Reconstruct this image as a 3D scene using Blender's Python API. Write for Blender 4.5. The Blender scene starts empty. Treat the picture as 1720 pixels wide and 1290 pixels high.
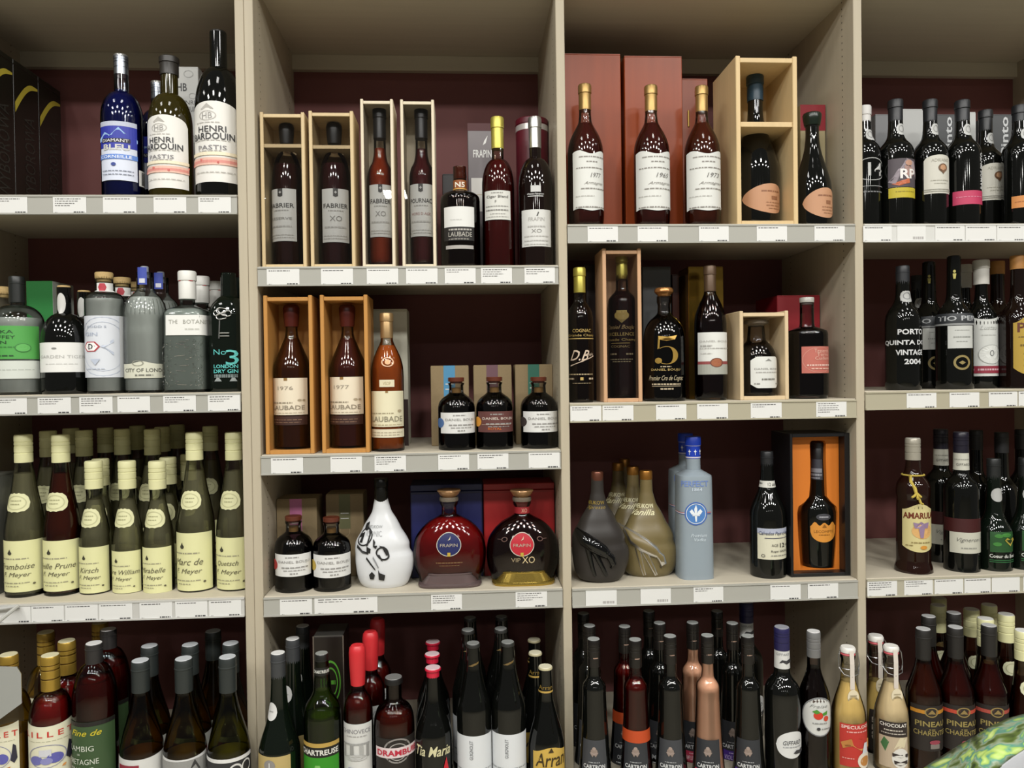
import bpy, math, random
from mathutils import Matrix, Vector
random.seed(7)
sc = bpy.context.scene
COL = sc.collection

# ---------------------------------------------------------------- camera
FPX, DIST, CZ = 1300.46, 1.70, 1.50            # focal length in px (1720 wide), distance to shelf front, eye height
YAW, PIT, ROLL = 0.0619975, -0.0133159, -0.0138587
_f = Vector((math.sin(YAW)*math.cos(PIT), math.cos(YAW)*math.cos(PIT), math.sin(PIT)))
_r0 = Vector((math.cos(YAW), -math.sin(YAW), 0)); _u0 = _r0.cross(_f)
_r = math.cos(ROLL)*_r0 + math.sin(ROLL)*_u0
_u = -math.sin(ROLL)*_r0 + math.cos(ROLL)*_u0
CAM = Vector((0, -DIST, CZ))
cd = bpy.data.cameras.new('camera'); co = bpy.data.objects.new('camera', cd); COL.objects.link(co)
cd.sensor_fit = 'HORIZONTAL'; cd.sensor_width = 36; cd.lens = FPX/1720*36; cd.clip_start = .02
co.matrix_world = Matrix.Translation(CAM) @ Matrix((_r, _u, -_f)).transposed().to_4x4()
sc.camera = co

# ---------------------------------------------------------------- light
w = bpy.data.worlds.new('world'); sc.world = w; w.use_nodes = True
w.node_tree.nodes['Background'].inputs[0].default_value = (1.0, .97, .92, 1)
w.node_tree.nodes['Background'].inputs[1].default_value = .085
def area(x, y, z, sx, sy, power):
    l = bpy.data.lights.new('ceiling_panel_light', 'AREA'); l.shape = 'RECTANGLE'; l.size = sx; l.size_y = sy
    l.energy = power; l.color = (1.0, .98, .935)
    o = bpy.data.objects.new('ceiling_panel_light', l); COL.objects.link(o); o.location = (x, y, z)
    return o
for gy, pw, xs in ((-.75, 2.2, (-2.2, -1.3, -.4, .5, 1.4, 2.3)), (-1.6, 10, (-1.75, -.85, .05, .95, 1.85)), (-2.5, 19, (-2.2, -1.3, -.4, .5, 1.4, 2.3, 3.2)), (-5.4, 9, (-1.9, -.6, .6, 1.9))):
    for gx in xs: area(gx, gy, 3.15, .20, .34, pw)
vs = sc.view_settings
vs.view_transform = 'Standard'; vs.look = 'None'; vs.gamma = 1; vs.use_curve_mapping = False
vs.exposure = 0.33

# ---------------------------------------------------------------- pixel -> place
def hit(px, py, Y):
    d = _f + _r*((px-860)/FPX) - _u*((py-645)/FPX)
    t = (Y+DIST)/d.y
    return t*d.x, CZ+t*d.z
def proj(X, Y, Z):
    v = Vector((X, Y, Z))-CAM; k = v.dot(_f)
    return 860+FPX*v.dot(_r)/k, 645-FPX*v.dot(_u)/k
def mpp(Y): return (DIST+Y)/FPX

# ---------------------------------------------------------------- materials
def lin(h):
    h = h.lstrip('#'); c = [int(h[i:i+2], 16)/255 for i in (0, 2, 4)]
    return tuple(x/12.92 if x <= .04045 else ((x+.055)/1.055)**2.4 for x in c)+(1,)
_m = {}
def M(h, rough=.5, metal=0, spec=.5, coat=0, noise=0, nscale=60, stretch=(1, 1, 1)):
    k = (h, rough, metal, spec, coat, noise, nscale, stretch)
    if k in _m: return _m[k]
    m = bpy.data.materials.new('mat_'+h.strip('#')); m.use_nodes = True
    nt = m.node_tree; b = nt.nodes['Principled BSDF']
    b.inputs['Base Color'].default_value = lin(h); b.inputs['Roughness'].default_value = rough
    b.inputs['Metallic'].default_value = metal; b.inputs['Specular IOR Level'].default_value = spec
    b.inputs['Coat Weight'].default_value = coat; b.inputs['Coat Roughness'].default_value = .03
    if noise:
        tc = nt.nodes.new('ShaderNodeTexCoord'); mp = nt.nodes.new('ShaderNodeMapping'); n = nt.nodes.new('ShaderNodeTexNoise')
        mp.inputs['Scale'].default_value = stretch; n.inputs['Scale'].default_value = nscale; n.inputs['Detail'].default_value = 5
        mx = nt.nodes.new('ShaderNodeMix'); mx.data_type = 'RGBA'
        c = lin(h); mx.inputs[6].default_value = tuple(x*(1-noise) for x in c[:3])+(1,); mx.inputs[7].default_value = tuple(min(1, x*(1+noise)) for x in c[:3])+(1,)
        nt.links.new(tc.outputs['Object'], mp.inputs[0]); nt.links.new(mp.outputs[0], n.inputs[0])
        nt.links.new(n.outputs[0], mx.inputs[0]); nt.links.new(mx.outputs[2], b.inputs['Base Color'])
    _m[k] = m; return m
def glassmat(h='#f6f8f6', edge='#b4bab4', rough=.06, frost=0, fcol='#9a9a94'):
    k = ('glass', h, edge, rough, frost, fcol)
    if k in _m: return _m[k]
    m = bpy.data.materials.new('glass_'+h.strip('#')); m.use_nodes = True; nt = m.node_tree; nt.nodes.clear()
    out = nt.nodes.new('ShaderNodeOutputMaterial'); tr = nt.nodes.new('ShaderNodeBsdfTransparent'); gl = nt.nodes.new('ShaderNodeBsdfGlossy')
    gl.inputs['Roughness'].default_value = rough
    fr = nt.nodes.new('ShaderNodeFresnel'); fr.inputs[0].default_value = 1.5
    lw = nt.nodes.new('ShaderNodeLayerWeight'); lw.inputs[0].default_value = .35
    cm = nt.nodes.new('ShaderNodeMix'); cm.data_type = 'RGBA'; cm.inputs[6].default_value = lin(h); cm.inputs[7].default_value = lin(edge)
    nt.links.new(lw.outputs['Facing'], cm.inputs[0]); nt.links.new(cm.outputs[2], tr.inputs[0])
    base = tr.outputs[0]
    if frost:
        df = nt.nodes.new('ShaderNodeBsdfPrincipled'); df.inputs['Base Color'].default_value = lin(fcol); df.inputs['Roughness'].default_value = .55
        m2 = nt.nodes.new('ShaderNodeMixShader'); m2.inputs[0].default_value = frost
        nt.links.new(tr.outputs[0], m2.inputs[1]); nt.links.new(df.outputs[0], m2.inputs[2]); base = m2.outputs[0]
    mx = nt.nodes.new('ShaderNodeMixShader')
    nt.links.new(fr.outputs[0], mx.inputs[0]); nt.links.new(base, mx.inputs[1]); nt.links.new(gl.outputs[0], mx.inputs[2]); nt.links.new(mx.outputs[0], out.inputs[0])
    _m[k] = m; return m
def liqmat(h, body=.5, tint=None):  # body: share of diffuse colour standing in for light refracted through the liquid
    k = ('liq', h, body, tint)
    if k in _m: return _m[k]
    m = bpy.data.materials.new('liquid_'+h.strip('#')); m.use_nodes = True; nt = m.node_tree; nt.nodes.clear()
    out = nt.nodes.new('ShaderNodeOutputMaterial'); tr = nt.nodes.new('ShaderNodeBsdfTransparent'); df = nt.nodes.new('ShaderNodeBsdfPrincipled')
    tr.inputs[0].default_value = lin(tint or h); df.inputs['Base Color'].default_value = lin(h); df.inputs['Roughness'].default_value = .06; df.inputs['Specular IOR Level'].default_value = .6
    mx = nt.nodes.new('ShaderNodeMixShader'); mx.inputs[0].default_value = body
    nt.links.new(tr.outputs[0], mx.inputs[1]); nt.links.new(df.outputs[0], mx.inputs[2]); nt.links.new(mx.outputs[0], out.inputs[0])
    _m[k] = m; return m
def woodmat(h, dark=.28, scale=14, axis='z', rough=.5):
    st = {'z': (6, 6, .35), 'x': (.35, 6, 6), 'y': (6, .35, 6)}[axis]
    return M(h, rough, 0, .3, 0, dark, scale, st)
BLACK = M('#0a0b09', .05, 0, .55); GREENBLK = M('#0b120c', .05, 0, .55); BROWNBLK = M('#140a07', .05, 0, .55)
CLEAR = glassmat(); OLIVE = M('#2c2608', .06, 0, .5)
LAMINATE = woodmat('#b3a994', .10, 10); LAMX = woodmat('#bab2a0', .08, 10, 'x')

# ---------------------------------------------------------------- mesh helpers
def newobj(name, verts, faces, mat, parent=None, smooth=False, loc=None):
    me = bpy.data.meshes.new(name); me.from_pydata([tuple(v) for v in verts], [], faces)
    me.materials.append(mat)
    me.update()
    if smooth:
        me.polygons.foreach_set('use_smooth', [True]*len(me.polygons)); me.set_sharp_from_angle(angle=.75)
    o = bpy.data.objects.new(name, me); COL.objects.link(o)
    if parent: o.parent = parent
    if loc: o.location = loc
    return o
def empty(name, label, cat, loc, group=None, rz=0):
    o = bpy.data.objects.new(name, None); COL.objects.link(o); o.location = loc; o.rotation_euler = (0, 0, rz); o.empty_display_size = .02
    o['label'] = label; o['category'] = cat
    if group: o['group'] = group
    return o
def boxvf(x0, x1, y0, y1, z0, z1, bev=0):
    if not bev:
        v = [(x, y, z) for z in (z0, z1) for y in (y0, y1) for x in (x0, x1)]
        return v, [(0, 2, 3, 1), (4, 5, 7, 6), (0, 1, 5, 4), (2, 6, 7, 3), (0, 4, 6, 2), (1, 3, 7, 5)]
    b = bev; v = []; f = []
    # chamfered box: 24 verts
    idx = {}
    for sx in (0, 1):
        for sy in (0, 1):
            for sz in (0, 1):
                X = (x0, x1)[sx]; Y = (y0, y1)[sy]; Z = (z0, z1)[sz]
                dx = b if sx == 0 else -b; dy = b if sy == 0 else -b; dz = b if sz == 0 else -b
                for a, c in (('x', (X, Y+dy, Z+dz)), ('y', (X+dx, Y, Z+dz)), ('z', (X+dx, Y+dy, Z))):
                    idx[(sx, sy, sz, a)] = len(v); v.append(c)
    g = lambda sx, sy, sz, a: idx[(sx, sy, sz, a)]
    for s in (0, 1):
        q = [(0, 0), (1, 0), (1, 1), (0, 1)]
        f.append([g(s, a, c, 'x') for a, c in (q if s else q[::-1])])
        f.append([g(a, s, c, 'y') for a, c in (q[::-1] if s else q)])
        f.append([g(a, c, s, 'z') for a, c in (q if s else q[::-1])])
    for a in (0, 1):
        for c in (0, 1):
            f.append([g(0, a, c, 'y'), g(1, a, c, 'y'), g(1, a, c, 'z'), g(0, a, c, 'z')])
            f.append([g(a, 0, c, 'x'), g(a, 1, c, 'x'), g(a, 1, c, 'z'), g(a, 0, c, 'z')])
            f.append([g(a, c, 0, 'x'), g(a, c, 1, 'x'), g(a, c, 1, 'y'), g(a, c, 0, 'y')])
            for e in (0, 1): f.append([g(a, c, e, 'x'), g(a, c, e, 'y'), g(a, c, e, 'z')])
    return v, f
def boxo(name, x0, x1, y0, y1, z0, z1, mat, parent=None, bev=0):
    v, f = boxvf(x0, x1, y0, y1, z0, z1, bev)
    return newobj(name, v, f, mat, parent)
def tube(path, r, n=8, closed=False):
    P = [Vector(p) for p in path]; v = []; f = []; m = len(P)
    for i, p in enumerate(P):
        a = P[(i-1) % m] if closed or i > 0 else p; b = P[(i+1) % m] if closed or i < m-1 else p
        t = (b-a).normalized(); h = Vector((0, 0, 1)) if abs(t.z) < .9 else Vector((1, 0, 0))
        s = t.cross(h).normalized(); q = s.cross(t); rr = r[i] if isinstance(r, (list, tuple)) else r
        for k in range(n):
            an = 2*math.pi*k/n; v.append(p+s*(rr*math.cos(an))+q*(rr*math.sin(an)))
    for i in range(m if closed else m-1):
        for k in range(n):
            f.append((i*n+k, i*n+(k+1) % n, ((i+1) % m)*n+(k+1) % n, ((i+1) % m)*n+k))
    if not closed: f.append(tuple(range(n))[::-1]); f.append(tuple(range((m-1)*n, m*n)))
    return v, f

# text outlines, cached: vertices scaled to glyph-box height 1, width = aspect
_fc = bpy.data.curves.new('type', 'FONT'); _fo = bpy.data.objects.new('type', _fc); _tc = {}
def textvf(s, bold=0, shear=0):
    k = (s, bold, shear)
    if k not in _tc:
        _fc.body = s; _fc.resolution_u = 2; _fc.offset = bold; _fc.shear = shear
        m = _fo.to_mesh(); v = [(p.co.x, p.co.y) for p in m.vertices]; f = [tuple(p.vertices) for p in m.polygons]; _fo.to_mesh_clear()
        x0 = min(p[0] for p in v); x1 = max(p[0] for p in v); y0 = min(p[1] for p in v); y1 = max(p[1] for p in v); h = y1-y0
        _tc[k] = ([((a-x0)/h, (b-y0)/h) for a, b in v], f, (x1-x0)/h)
    return _tc[k]

# ---------------------------------------------------------------- print and label patches on any surface
# items: ('T',text,u,v,h,col[,maxw,bold,shear])  ('R',u0,v0,u1,v1,col)  ('D',u,v,ru,rv,col)  ('P',[(u,v)..],col)  ('V',text,u,v,h,col) vertical
# ('RING',u,v,ru,rv,thick,col)   ('LN',u0,u1,v,h,col,seed) = line of tiny unreadable type
def decor(parent, mp, Wd, Hd, items, lift0=.0004):
    out = {}
    def add(col, pts, faces, lf):
        V, F = out.setdefault(col, ([], [])); n = len(V)
        V += [mp(u, v, lf) for u, v in pts]; F += [tuple(i+n for i in f) for f in faces]
    for q, it in enumerate(items):
        lf = lift0+.00012*q; t = it[0]
        if t in 'TV':
            s, u, v, h, col = it[1:6]; mw = it[6] if len(it) > 6 else None; bold = it[7] if len(it) > 7 else 0; sh = it[8] if len(it) > 8 else 0
            vv, ff, asp = textvf(s, bold, sh)
            hh = h*Hd if t == 'T' else h*Wd; ww = asp*hh
            if mw: ww = mw*(Wd if t == 'T' else Hd)
            if t == 'T': pts = [(u+(a/asp-.5)*ww/Wd, v+(b-.5)*hh/Hd) for a, b in vv]
            else: pts = [(u-(b-.5)*hh/Wd, v+(a/asp-.5)*ww/Hd) for a, b in vv]
            add(col, pts, ff, lf)
        elif t == 'R':
            u0, v0, u1, v1, col = it[1:6]; n = max(1, int(abs(u1-u0)*14)); m = 3
            pts = [(u0+(u1-u0)*i/n, v0+(v1-v0)*j/m) for j in range(m+1) for i in range(n+1)]
            add(col, pts, [(j*(n+1)+i, j*(n+1)+i+1, (j+1)*(n+1)+i+1, (j+1)*(n+1)+i) for j in range(m) for i in range(n)], lf)
        elif t == 'LN':
            u0, u1, v, h, col = it[1:6]; rg = random.Random(it[6] if len(it) > 6 else 1); x = u0
            while x < u1:
                e = min(u1, x+rg.uniform(.03, .11))
                add(col, [(x, v-h/2), (e, v-h/2), (e, v+h/2), (x, v+h/2)], [(0, 1, 2, 3)], lf); x = e+.02
        elif t == 'D':
            u, v, ru, rv, col = it[1:6]; n = 20
            pts = [(u, v)]+[(u+ru*.5*math.cos(2*math.pi*k/n), v+rv*.5*math.sin(2*math.pi*k/n)) for k in range(n)]+[(u+ru*math.cos(2*math.pi*k/n), v+rv*math.sin(2*math.pi*k/n)) for k in range(n)]
            ff = [(0, 1+k, 1+(k+1) % n) for k in range(n)]+[(1+k, 1+n+k, 1+n+(k+1) % n, 1+(k+1) % n) for k in range(n)]
            add(col, pts, ff, lf)
        elif t == 'RING':
            u, v, ru, rv, th, col = it[1:7]; n = 28; pts = []
            for k in range(n):
                c, s = math.cos(2*math.pi*k/n), math.sin(2*math.pi*k/n); pts += [(u+ru*c, v+rv*s), (u+ru*(1-th)*c, v+rv*(1-th)*s)]
            add(col, pts, [(2*k, 2*((k+1) % n), 2*((k+1) % n)+1, 2*k+1) for k in range(n)], lf)
        elif t == 'P':
            pts, col = it[1:3]; n = len(pts)
            cr = [(pts[(k+1) % n][0]-pts[k][0])*(pts[(k+2) % n][1]-pts[(k+1) % n][1])-(pts[(k+1) % n][1]-pts[k][1])*(pts[(k+2) % n][0]-pts[(k+1) % n][0]) for k in range(n)]
            if n > 3 and (all(c >= 0 for c in cr) or all(c <= 0 for c in cr)):      # convex: follow the curve of the surface
                cu, cv = sum(p[0] for p in pts)/n, sum(p[1] for p in pts)/n; rim = []
                for k in range(n):
                    a, b = pts[k], pts[(k+1) % n]; rim += [a, ((a[0]+b[0])/2, (a[1]+b[1])/2)]
                m = len(rim); mid = [((p[0]+cu)/2, (p[1]+cv)/2) for p in rim]
                add(col, [(cu, cv)]+mid+rim, [(0, 1+k, 1+(k+1) % m) for k in range(m)]+[(1+k, 1+m+k, 1+m+(k+1) % m, 1+(k+1) % m) for k in range(m)], lf)
            else: add(col, pts, [tuple(range(n))], lf+.0007)
    for col, (V, F) in out.items():
        mat = col if not isinstance(col, str) else M(col, .5)
        newobj('lettering', V, F, mat, parent)

def _lf(u): return math.sin(math.pi/2*min(1, u/.65))**.62 if u < .65 else math.sqrt(max(0, 1-((u-.65)/.42)**2))
SHAPES = {
 'rect': (lambda u: 0, lambda u: 1),
 'arch': (lambda u: 0, lambda u: .86+.14*math.sqrt(max(0, 1-(2*u-1)**2))),
 'dip': (lambda u: 0, lambda u: .94+.06*(2*u-1)**2),
 'wave': (lambda u: .02+.02*math.sin(9*u), lambda u: .96+.03*math.sin(9*u)),
 'ellipse': (lambda u: .5-.5*math.sqrt(max(0, 1-(2*u-1)**2)), lambda u: .5+.5*math.sqrt(max(0, 1-(2*u-1)**2))),
 'scallop': (lambda u: .5-.5*(max(0, 1-abs(2*u-1)**3))**.45*(1-.07*abs(math.sin(5*math.pi*u))), lambda u: .5+.5*(max(0, 1-abs(2*u-1)**3))**.45*(1-.07*abs(math.sin(5*math.pi*u)))),
 'oct': (lambda u: max(0, .12-u*.7, .12-(1-u)*.7), lambda u: 1-max(0, .12-u*.7, .12-(1-u)*.7)),
 'shield': (lambda u: .5*(1-math.sqrt(max(0, 1-(2*u-1)**2))), lambda u: .88+.12*math.cos(6*math.pi*(u-.5))*(.5+.5*abs(2*u-1))),
 'leaf': (lambda u: .5-.5*_lf(u), lambda u: .5+.5*_lf(u)),
 'notch': (lambda u: 0, lambda u: 1+(.18*math.exp(-((u-.42)/.14)**2))),
 'badge': (lambda u: .12*(abs(2*u-1))**2, lambda u: .88+.12*math.cos(math.pi*(u-.5))**2),
 'curl': (lambda u: .05*math.sin(3*u), lambda u: .80+.2*math.sin(math.pi*min(1, u*1.05))),
}
def patch(parent, mp, shape, mat, name='label', nu=20, nv=6, lift=.0003, thick=0):
    lo, hi = SHAPES[shape]; V = []; F = []
    for i in range(nu+1):
        u = i/nu; a, b = lo(u), hi(u)
        for j in range(nv+1): V.append(mp(u, a+(b-a)*j/nv, lift))
    for i in range(nu):
        for j in range(nv):
            k = i*(nv+1)+j; F.append((k, k+nv+1, k+nv+2, k+1))
    return newobj(name, V, F, mat, parent, True)

# ---------------------------------------------------------------- shelf heights (top of board) by column and tier
SH = {'11': 1.8925, '12': 1.4691, '13': 1.0271, '14': .62, '21': 1.7382, '22': 1.3315, '23': 1.0248, '24': .62,
      '31': 1.8281, '32': 1.4328, '33': 1.0228, '34': .62, '41': 1.8278, '42': 1.4493, '43': 1.0234, '44': .62}

FWD = .115     # the bottom tier sits on a base that is deeper than the bays above
# ---------------------------------------------------------------- bottles
def sec(th, n):
    s, c = math.sin(th), math.cos(th)
    if n == 2: return s, -c
    e = 2/n
    return math.copysign(abs(s)**e, s), -math.copysign(abs(c)**e, c)
G = {'r': lambda t: (1-t**2.2)**.62, 's': lambda t: .5+.5*math.cos(math.pi*t), 'd': lambda t: math.sqrt(max(0, 1-t*t)),
     'l': lambda t: 1-t, 'b': lambda t: (1-t)**1.25*(1+.9*t), 'q': lambda t: (1-t**4)**.8}
CAPS = {
 'screw': [(0, 1), (.32, 1), (.33, .95), (.36, .95), (.37, 1), (.58, 1), (.59, .95), (.62, .95), (.63, 1), (.72, 1), (.73, .95), (.75, .95), (.76, 1), (.96, 1), (1, .92)],
 'capsule': [(0, 1), (.70, 1), (.71, 1.05), (.74, 1.05), (.75, 1), (.97, 1), (1, .93)],
 'lip': [(0, 1), (.62, 1), (.64, .97), (.66, 1.08), (.95, 1.08), (1, .98)],
 'wax': [(0, .86), (.12, .9), (.35, .96), (.5, 1.0), (.82, 1.04), (.94, .95), (1, .72)],
 'cork': [(0, .80), (.30, .80), (.31, 1.0), (.9, 1.02), (1, .95)],
 'crown': [(0, .80), (.72, .80), (.76, 1.0), (.93, 1.0), (1, .92)],
 'plain': [(0, 1), (.97, 1), (1, .95)],
 'flare': [(0, .62), (.35, .6), (.5, .72), (.7, .95), (.8, 1.0), (.95, 1.0), (1, .96)],
}
def lathe(pts, seg=24, n=2, top=True, bottom=True):
    """pts: (z, rx, ry, off)"""
    V = []; F = []
    for z, rx, ry, off in pts:
        for k in range(seg):
            a, b = sec(2*math.pi*k/seg, n); V.append((off+rx*a, ry*b, z))
    for i in range(len(pts)-1):
        for k in range(seg):
            F.append((i*seg+k, i*seg+(k+1) % seg, (i+1)*seg+(k+1) % seg, (i+1)*seg+k))
    if bottom:
        V.append((pts[0][3], 0, pts[0][0])); c = len(V)-1; F += [(c, (k+1) % seg, k) for k in range(seg)]
    if top:
        b = (len(pts)-1)*seg; V.append((pts[-1][3], 0, pts[-1][0])); c = len(V)-1; F += [(c, b+k, b+(k+1) % seg) for k in range(seg)]
    return V, F
class Bt: pass
PLACED = []; SOLID = []     # bottles (root, rx, ry, tier, mobility) and closed boxes (x0, x1, y0, y1, tier)
def B(name, label, sh, px, py, w, d, P, glass, cap=None, liq=None, L=(), group=None, n=2, flat=1.0, seg=28, cat='bottle', nneck=2, base=None, pw=None, lift=0):
    """px,py: top centre in the photo; w: body width px; d: depth of the axis behind the shelf front.
    P: (kind, y_shoulder, y_neck, neck width) or [(y, width[, offset])...] from base to neck top, all in photo px at the bottle."""
    if sh[1] == '4': d -= FWD
    X, Zt = hit(px, py, d); z0 = SH[sh]+lift; H = Zt-z0; m = mpp(d)
    zz = lambda y: min(max(hit(px, y, d)[1]-z0, 0), H)
    R = w*m/2
    pts = []
    if isinstance(P, tuple):
        kind, ys, yn, nw = P[:4]; rn = nw*m/2; zs, zn = zz(ys), zz(yn)
        pts = [(.0, R*.93, 0), (.0035, R*.985, 0), (.008, R, 0), (zs*.5, R, 0), (zs, R, 0)]
        if len(P) > 4: pts = [(.0, R*P[4]*.95, 0), (.005, R*P[4], 0), (zs*.5, R*(1+P[4])/2, 0), (zs, R, 0)]
        for i in range(1, 13):
            t = i/12; pts.append((zs+(zn-zs)*t, rn+(R-rn)*G[kind](t), 0))
        ztop = H-.004 if cap else H
        pts += [(zn+(ztop-zn)*.05, rn, 0), (ztop, rn, 0)]
    else:
        raw = [(zz(q[0]), q[1]*m/2, (q[2] if len(q) > 2 else 0)*m) for q in P]; rn = raw[-1][1]
        raw[0] = (0, raw[0][1], raw[0][2]); pts = []
        for i in range(len(raw)-1):
            a, b = raw[i], raw[i+1]; pa = raw[i-1] if i else a; nb = raw[i+2] if i+2 < len(raw) else b
            def slope(p, q, r, j):
                d1 = (q[j]-p[j])/(q[0]-p[0]) if q[0] > p[0] else None; d2 = (r[j]-q[j])/(r[0]-q[0]) if r[0] > q[0] else None
                if d1 is None: return d2 or 0
                if d2 is None: return d1
                return 0 if (d1*d2 <= 0 and j == 1) else (2*d1*d2/(d1+d2) if d1*d2 > 0 else (d1+d2)/2)
            h = b[0]-a[0]; ns = max(1, min(8, int(h/.004)))
            for s in range(ns):
                t = s/ns; row = [a[0]+h*t]
                for j in (1, 2):
                    m0, m1 = slope(pa, a, b, j), slope(a, b, nb, j)
                    row.append((2*t**3-3*t*t+1)*a[j]+(t**3-2*t*t+t)*h*m0+(-2*t**3+3*t*t)*b[j]+(t**3-t*t)*h*m1)
                pts.append(tuple(row))
        pts.append(raw[-1]); R = max(q[1] for q in raw)
    def ry(rx): return rx if rx <= rn else rn+(rx-rn)*flat
    prof = [(z, r, ry(r), o) for z, r, o in pts]
    root = empty(name, label, cat, (X, d, z0), group)
    b = Bt(); b.root = root; b.X, b.d, b.H, b.R, b.sh = X, d, H, R, sh; b.z0 = z0; b.prof = prof; b.n = n
    if n != 2 and not callable(n):
        # square body, round neck
        V = []; F = []
        for z, rx, ryy, off in prof:
            e = 2+(n-2)*min(1, max(0, (rx-rn*1.15)/(R*.9-rn*1.15+1e-6)))
            for k in range(seg):
                a, c = sec(2*math.pi*k/seg, e); V.append((off+rx*a, ryy*c, z))
        for i in range(len(prof)-1):
            for k in range(seg): F.append((i*seg+k, i*seg+(k+1) % seg, (i+1)*seg+(k+1) % seg, (i+1)*seg+k))
        V.append((0, 0, 0)); F += [(len(V)-1, (k+1) % seg, k) for k in range(seg)]
        V.append((prof[-1][3], 0, prof[-1][0])); q = (len(prof)-1)*seg; F += [(len(V)-1, q+k, q+(k+1) % seg) for k in range(seg)]
    else: V, F = lathe(prof, seg, 2)
    b.body = newobj('glass_body', V, F, glass, root, True)
    b.rr = (max(abs(q[3])*.6+q[1] for q in prof), max(q[2] for q in prof))
    if not lift: PLACED.append([root, *b.rr, sh, .12])
    def rad(z):
        for i in range(len(prof)-1):
            if prof[i][0] <= z <= prof[i+1][0]:
                t = (z-prof[i][0])/max(1e-9, prof[i+1][0]-prof[i][0])
                return tuple(prof[i][j]+(prof[i+1][j]-prof[i][j])*t for j in (1, 2, 3))
        return prof[-1][1:] if z > prof[-1][0] else prof[0][1:]
    b.rad = rad
    if liq:
        lm, yf = liq; zf = zz(yf); lp = []
        for z, rx, ryy, off in prof:
            if z > zf: break
            lp.append((max(z, .006), rx*.94, ryy*.94, off))
        a = rad(zf); lp.append((zf, a[0]*.94, a[1]*.94, a[2]))
        V, F = lathe(lp, seg, n)
        newobj('liquid', V, F, lm, root, True)
    if cap:
        kind, yb, cw, cm = cap[:4]; topm = cap[4] if len(cap) > 4 else None
        zb = zz(yb); off = prof[-1][3]; cr = cw*m/2; hc = H-zb
        V, F = lathe([(zb+q[0]*hc, cr*q[1], cr*q[1], off) for q in CAPS[kind]], 22)
        cmat = cm if not isinstance(cm, str) else M(cm, .4)
        b.cap = newobj('cap', V, F, cmat, root, True)
        fl = b.cap.data.polygons
        if topm:
            V, F = lathe([(H, cr*.93, cr*.93, off), (H+.0008, cr*.90, cr*.90, off)], 22)
            newobj('cap_top', V, F, topm if not isinstance(topm, str) else M(topm, .35), b.cap)
    phi = math.atan2(X, DIST+d)
    def surf(th, z, lf):
        rx, ryy, off = rad(z); e = n if n != 2 else 2
        a, c = sec(th, e); q = math.hypot(a, c) or 1
        return (off+rx*a+lf*a/q, ryy*c+lf*c/q, z)
    b.surf = surf
    def lab(x0, y0, x1, y1, col=None, items=(), shape='rect', name='label', lifts=.0003, mat=None):
        rf = hit(px, (y0+y1)/2, d)[1]-z0; rx, ryy, off = rad(min(max(rf, 0), H))
        dd = d-ryy*.92
        za, zb2 = hit(px, y1, dd)[1]-z0, hit(px, y0, dd)[1]-z0
        xc = proj(X+off, d, z0+(za+zb2)/2)[0]
        def th_of(x):
            L_ = (x-xc)*mpp(d); best = None
            for i in range(-88, 89):
                th = -phi+math.radians(i); p = surf(th, (za+zb2)/2, 0)
                e = abs((p[0]-off)*math.cos(phi)-p[1]*math.sin(phi)-L_)
                if best is None or e < best[0]: best = (e, th)
            return best[1]
        t0, t1 = th_of(x0), th_of(x1); hd = zb2-za
        pa, pb = surf(t0, (za+zb2)/2, 0), surf(t1, (za+zb2)/2, 0)
        wd = abs(t1-t0)*rx if n == 2 and flat == 1 else math.dist(pa, pb)
        if n != 2 or flat != 1:   # even spacing across flat faces
            xs = [surf(t0+(t1-t0)*i/40, (za+zb2)/2, 0) for i in range(41)]; cum = [0]
            for i in range(40): cum.append(cum[-1]+math.dist(xs[i], xs[i+1]))
            def th(u):
                s = u*cum[-1]
                if s <= 0: return t0+(t1-t0)*u
                for i in range(40):
                    if cum[i+1] >= s: return t0+(t1-t0)*(i+(s-cum[i])/max(1e-9, cum[i+1]-cum[i]))/40
                return t0+(t1-t0)*u
        else: th = lambda u: t0+(t1-t0)*u
        mp = lambda u, v, lf: surf(th(u), za+hd*v, lf)
        par = root
        if col or mat:
            par = patch(root, mp, shape, mat or M(col, .55), name, lift=lifts)
        if items: decor(par, mp, wd, hd, items, lifts+.0006)
        return par
    b.lab = lab; b.zz = zz; b.m = m
    for q in L: lab(*q[:4], **q[4]) if isinstance(q[4], dict) else lab(*q)
    return b
def copytree(o, parent=None):
    c = o.copy(); COL.objects.link(c); c.parent = parent
    for ch in o.children: copytree(ch, c)
    return c
def D(b, label, px, py, d, group=None, sh=None, rz=0):
    """another bottle of the same make: px,py = its cap top centre, d = depth"""
    if (sh or b.sh)[1] == '4': d -= FWD
    X = hit(px, py, d)[0]; c = copytree(b.root); c.location = (X, d, SH[sh or b.sh]); c.rotation_euler[2] = rz
    c['label'] = label; PLACED.append([c, *b.rr, sh or b.sh, 1])
    if group: c['group'] = group
    elif 'group' in c: del c['group']
    return c

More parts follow.
